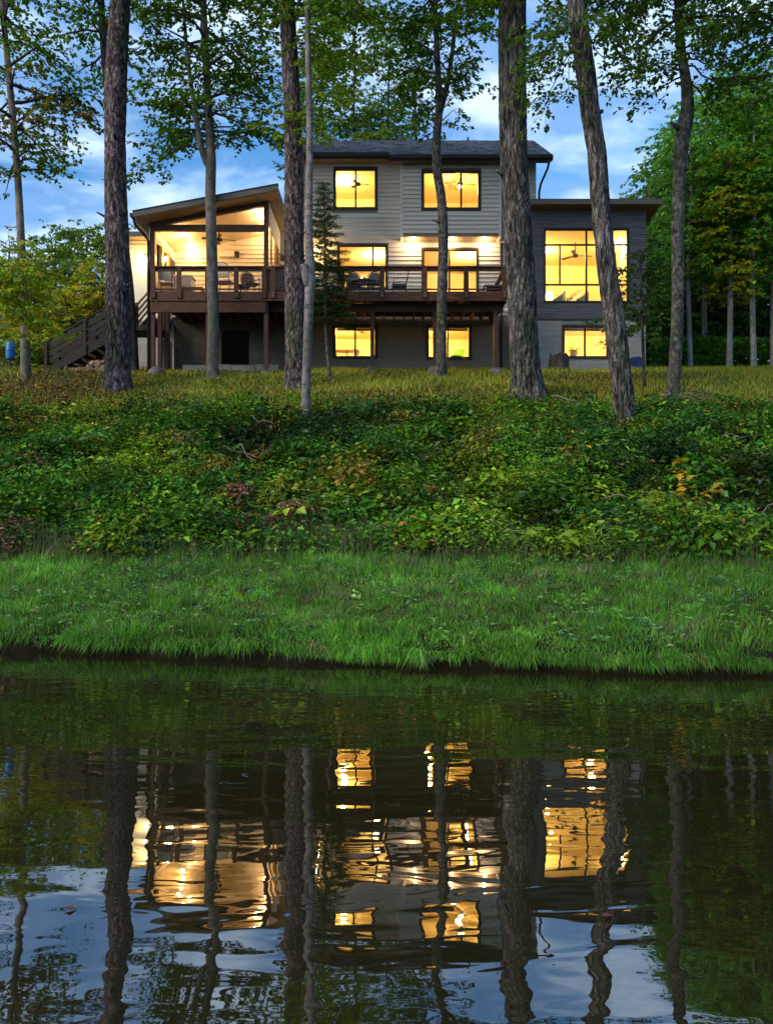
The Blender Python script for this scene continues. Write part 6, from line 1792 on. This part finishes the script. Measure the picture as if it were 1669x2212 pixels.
# white cabinet and low bench on the porch
cb = empty('porch_cabinet', (px_x(352, 28.4), 28.4, ZD), 'pale storage cabinet at the left end of the porch', 'cabinet')
boxp('carcass', M['siding_porch'], cb, XP0 + .12, XP0 + 1.0, 28.2, 28.8, ZD, ZD + .82)
boxp('cabinet_top', M['white'], cb, XP0 + .08, XP0 + 1.04, 28.16, 28.84, ZD + .822, ZD + .87)
for k in range(2): boxp('door', M['siding_porch'], cb, XP0 + .15 + k * .42, XP0 + .55 + k * .42, 28.18, 28.198, ZD + .06, ZD + .78)
bn = empty('porch_bench', (px_x(418, 28.2), 28.2, ZD), 'low wooden bench behind the porch railing', 'bench')
bx_ = px_x(417, 28.2)
for k in range(3): boxp('slat', M['cedar'], bn, bx_ - .36, bx_ + .36, 28.0 + k * .13, 28.12 + k * .13, ZD + .40, ZD + .43)
for sx in (-.32, .32):
    for sy in (28.05, 28.34): boxp('leg', M['cedar'], bn, bx_ + sx - .025, bx_ + sx + .025, sy - .025, sy + .025, ZD, ZD + .398)
# electric patio heater on the back wall of the porch
ht = empty('patio_heater', (px_x(492, YP), YP - .1, px_z(550, YP)), 'slim white wall heater with a black end on the porch wall', 'heater')
hz = px_z(551, YP)
boxp('body', M['white'], ht, px_x(473, YP - .1), px_x(507, YP - .1), YP - .16, YP - .02, hz - .09, hz + .09)
boxp('end_cap', M['black'], ht, px_x(507, YP - .1) + .002, px_x(516, YP - .1), YP - .165, YP - .02, hz - .095, hz + .095)
for px in (480, 500): boxp('bracket', M['black'], ht, px_x(px, YP) - .02, px_x(px, YP) + .02, YP - .018, YP + .02, hz - .05, hz + .05)

# dead branch stubs and knots on the big trunks
def stub(tree_name, px, py, d, dirv, ln, r, bark):
    t = bpy.data.objects[tree_name]
    a = at(px, py, d); v = unit(np.array(dirv, float))
    mk('branch_stub', MB().tube([a - v * .12, a + v * ln * .45, a + v * ln], [r * 1.5, r, r * .55], 8), M[bark], t, True)
for nm, px, py, d, dv, ln, r, bk in (('oak_tree', 231, 470, 23.95, (-1, -.3, .5), .30, .035, 'bark_brown'), ('oak_tree', 272, 620, 23.9, (.8, -.6, .3), .28, .04, 'bark_brown'), ('oak_tree', 250, 300, 23.75, (.1, -1, .4), .25, .045, 'bark_brown'),
        ('hickory_tree', 622, 560, 24.3, (-1, -.4, .5), .3, .03, 'bark_brown'), ('hickory_tree', 652, 250, 24.3, (1, -.3, .5), .35, .04, 'bark_brown'),
        ('furrowed_tree', 1086, 380, 22.5, (-1, -.5, .5), .3, .04, 'bark_rough'), ('furrowed_tree', 1140, 640, 22.35, (.6, -1, .3), .22, .05, 'bark_rough'),
        ('slanting_tree', 1284, 246, 19.62, (1, -.3, .25), .20, .07, 'bark_rough'), ('slanting_tree', 1326, 600, 19.55, (.7, -.7, .4), .2, .035, 'bark_rough'),
        ('crooked_tree', 1462, 275, 21.7, (-1, -.3, .5), .22, .06, 'bark_pale'), ('curved_tree', 945, 480, 26.1, (-1, -.4, .4), .2, .025, 'bark_pale')):
    stub(nm, px, py, d, dv, ln, r, bk)

# ---------------------------------------------------------------- things on the ground
def rock(label, x, y, r, seed, group='stones at the house foot', sink=.35):
    rng = np.random.default_rng(seed)
    z = float(ground_z(x, y))
    mb = MB().ellipsoid((x, y, z + r[2] * (1 - 2 * sink) * .5), r, 10, 6, .16, rng)
    o = mk('stone', mb, M['rock'], None, True, (x, y, z)); tag(o, label, 'stone', group)
for k, (px, d, r, lab) in enumerate([
    (804, 27.4, (.22, .2, .16), 'grey stone at the foot of the left deck post'),
    (1072, 27.2, (.26, .2, .17), 'grey stone at the foot of the right deck post'),
    (934, 27.35, (.18, .2, .2), 'stone beside the middle deck post behind the curved trunk'),
    (338, 26.7, (.28, .22, .2), 'rounded stone at the foot of the left porch post'),
    (228, 27.3, (.22, .2, .2), 'bluish stone under the stair by the thick brown trunk'),
    (575, 26.8, (.2, .18, .12), 'small flat stone by the right porch post'),
    (1296, 20.9, (.12, .1, .08), 'small pale stone in the weeds beside the slanting trunk'),
    (558, 23.0, (.16, .12, .10), 'pale stone on the lawn left of the birch')]):
    rock(lab, px_x(px, d), d, r, 300 + k)
# tree stump
sx_, sy_ = px_x(1203, 28.3), 28.3
sz_ = float(ground_z(sx_, sy_))
su = empty('tree_stump', (sx_, sy_, sz_), 'ragged dark tree stump below the wing basement window', 'tree stump')
V, Fc, Q = trunk_mesh(np.array([(sx_, sy_, sz_ - .2, .40), (sx_ + .02, sy_, sz_ + .1, .33), (sx_ + .05, sy_, sz_ + .35, .31), (sx_ + .06, sy_, sz_ + .60, .30)]), 30, .05, .03, 9, .3)
V[-30:, 2] += np.random.default_rng(2).uniform(-.14, .06, 30)
link('stump_bark', np_mesh('stump_bark', V - np.array([sx_, sy_, sz_]), Fc, M['bark_dark'], True), su)
mk('stump_top', MB().lathe([(.27, .44), (.22, .46)], (sx_ + .05, sy_, sz_), 16), M['bark_dark'], su)
# folded navy tarpaulin against the wing
tx, ty = px_x(1370, 28.9), 28.9
tz = float(ground_z(tx, ty))
tp_ = MB().prism([(tx - .30, tz - .05), (tx + .28, tz - .05), (tx + .30, tz + .06), (tx + .20, tz + .42), (tx + .08, tz + .50), (tx - .20, tz + .46), (tx - .32, tz + .25)], 'y', ty - .25, ty + .3)
o = mk('tarpaulin_bundle', tp_, M['navy'], None, False, (tx, ty, tz)); tag(o, 'navy blue covered bundle at the right foot of the wing', 'tarpaulin')
# blue barrel feeder on a post, far left
bx, by = px_x(23, 29.5), 29.5
bz = float(ground_z(bx, by))
bf = empty('blue_barrel', (bx, by, bz), 'bright blue barrel on a short post at the left edge', 'barrel')
mk('post', MB().tube([(bx, by, bz - .1), (bx, by, bz + .42)], .03, 8), M['timber_dark'], bf)
mk('barrel', MB().lathe([(.13, .42), (.15, .45), (.15, .98), (.12, 1.04), (.03, 1.06)], (bx, by, bz), 18), M['blue'], bf, True)
mk('band', MB().lathe([(.156, .70), (.156, .73)], (bx, by, bz), 18), M['navy'], bf)
# log pile under the stair
rng = np.random.default_rng(15)
LOG = []
for k in range(4):
    mb = MB().prism([(0.09 * math.cos(a) * q, 0.09 * math.sin(a) * q) for a, q in zip(np.linspace(0, 2 * math.pi, 7)[:-1], rng.uniform(.7, 1.25, 6))], 'x', -.22, .22)
    LOG.append(unit_mesh('split_log', mb, M['firewood']))
for k in range(60):
    px = rng.uniform(150, 238); d = rng.uniform(27.2, 28.9)
    x = px_x(px, d); u = (px - 150) / 88
    z = float(ground_z(x, d)) + rng.uniform(0, .05 + .5 * u * (1 - abs(d - 28.2)) if abs(d - 28.2) < 1 else .05)
    o = bpy.data.objects.new('split_log', LOG[k % 4]); COL.objects.link(o)
    o.location = (x, d, z); o.rotation_euler = (rng.uniform(0, 6), rng.normal(0, .3), rng.uniform(0, 6)); o.scale = (rng.uniform(.5, .9),) * 3
    tag(o, 'split log in the loose firewood heap under the stair', 'log', 'firewood heap under the stair')
# coiled hose by the right basement window
hx, hy = px_x(985, 29.9), 29.9
hz_ = float(ground_z(hx, hy))
hp = []
for i in range(80):
    a = i * .32
    hp.append((hx + (.36 + .03 * math.sin(i * .7)) * math.cos(a) - .1 * (i > 70) * (i - 70) * .2, hy - .05 + .02 * math.sin(a * .7) - .10 * math.sin(a), hz_ + .26 + .25 * math.sin(a)))
o = mk('garden_hose', MB().tube(hp, .014, 5), M['hose'], None, True, (hx, hy, hz_)); tag(o, 'loose coil of yellowish hose below the right basement window', 'hose')
# flood lamp on the corner of the wing
fx_, fy_ = px_x(1096, 29.75), 29.75
fl = empty('flood_lamp', (fx_, fy_ + .7, px_z(672, 30.4)), 'small white flood lamp on the wall beside the deck end', 'flood lamp')
fz = px_z(676, 30.4)
mk('lamp_body', MB().lathe([(.05, 0), (.12, .05), (.13, .14), (.05, .18)], (px_x(1097, 30.35), 30.35, fz), 14), M['white'], fl, True)
mk('bracket', MB().box(px_x(1097, 30.35) - .03, px_x(1097, 30.35) + .03, 30.36, 30.49, fz + .12, fz + .2), M['white'], fl)

# ---------------------------------------------------------------- single plants that stand out on the slope
def slope_plant(name, label, px, py_base, d, h, n, leaf, cols, seed, spread=.3, wd=.55):
    rng = np.random.default_rng(seed)
    x = px_x(px, d); z = float(ground_z(x, d)); c = np.array([x, d, z])
    o = empty(name, c, label, 'plant')
    st = MB(); P, A, Nn, L, Wd = [], [], [], [], []
    for k in range(n):
        az = rng.uniform(0, 6.28)
        pts = limb_curve(rng, c + np.array([rng.normal(0, .04), rng.normal(0, .04), 0]), az, rng.uniform(.9, 1.45), h * rng.uniform(.65, 1.1), .4, 7, .07)
        st.tube(pts, np.linspace(.008, .003, 7), 4)
        for j in range(2, 7):
            for s_ in (-1, 1):
                h2 = az + s_ * rng.uniform(.4, 1.6)
                P.append(pts[j] + rng.normal(0, .03, 3)); A.append((math.cos(h2), math.sin(h2) - .3, rng.normal(.1, .4))); L.append(leaf * rng.uniform(.6, 1.2))
    P, A, L = np.array(P), unit(np.array(A)), np.array(L)
    Nn = unit(np.stack([rng.normal(0, .4, len(P)), rng.normal(-.5, .3, len(P)), np.ones(len(P))], 1))
    V, Fl = leaf_arrays(P, A, Nn, L, L * wd)
    cc = palette(rng, len(P), cols, [1] * len(cols), .2)
    link('leaves', np_mesh('leaves', V - c, Fl, M['cover'], False, np.repeat(cc, 4, 0)), o)
    mk('stems', st, M['twig'], o)
YEL = [(0.55, 0.30, 0.012), (0.48, 0.24, 0.012), (0.42, 0.27, 0.02)]
slope_plant('yellow_seedling', 'bright yellow leaved seedling on the right of the slope', 1490, 1175, 14.2, 0.85, 4, .20, YEL, 401)
slope_plant('red_shrub', 'dull red leaved shrub at the left edge of the grass', 22, 1190, 13.7, .55, 9, .11, [(0.17, .055, .05), (.22, .085, .07), (.12, .06, .04)], 402)
slope_plant('yellow_seedling', 'yellow leaved seedling halfway down the slope below the birch', 690, 1060, 16.2, .55, 5, .14, [(.26, .22, .02), (.2, .19, .02)], 403)
slope_plant('orange_seedling', 'orange and red leaved seedling left of the yellow one below the birch', 566, 1040, 16.4, .5, 2, .13, [(.30, .10, .02), (.26, .16, .02)], 404)
slope_plant('yellow_weed', 'star shaped yellow green weed low on the slope below the birch', 680, 1120, 14.4, .5, 5, .2, [(.20, .22, .025), (.25, .22, .03)], 405, wd=.25)
slope_plant('lime_seedling', 'lime green broad leaved seedling low on the left slope', 140, 1120, 14.8, .65, 8, .15, [(.12, .20, .02), (.16, .22, .025)], 406)
slope_plant('lime_seedling', 'yellow green broad leaved seedling low at mid right', 1440, 1150, 13.7, .5, 5, .14, [(.17, .19, .02), (.14, .18, .02)], 407)
slope_plant('broadleaf_weed', 'pale broad leaved weed at the centre of the slope', 800, 1150, 14.5, .5, 6, .16, [(.16, .18, .03), (.10, .15, .025)], 408)
# leaves floating on the pond
for k, (px, py, lab) in enumerate(((155, 1968, 'red leaf afloat on the pond at the left'), (1316, 1984, 'orange leaf afloat on the pond at the right'))):
    d = ZC * F / (py - CY); x = px_x(px, d)
    V, Fl = leaf_arrays(np.array([[x - .03, d, .008]]), np.array([[1.0, .3, 0]]), np.array([[0, 0, 1.0]]), np.array([.05]), np.array([.03]))
    o = link('floating_leaf', np_mesh('floating_leaf', V - np.array([x, d, 0]), Fl, M['litter'], False, np.repeat(np.array([[.16, .045, .02]]), 4, 0)), None, (x, d, 0))
    tag(o, lab, 'leaf', 'leaves on the water')
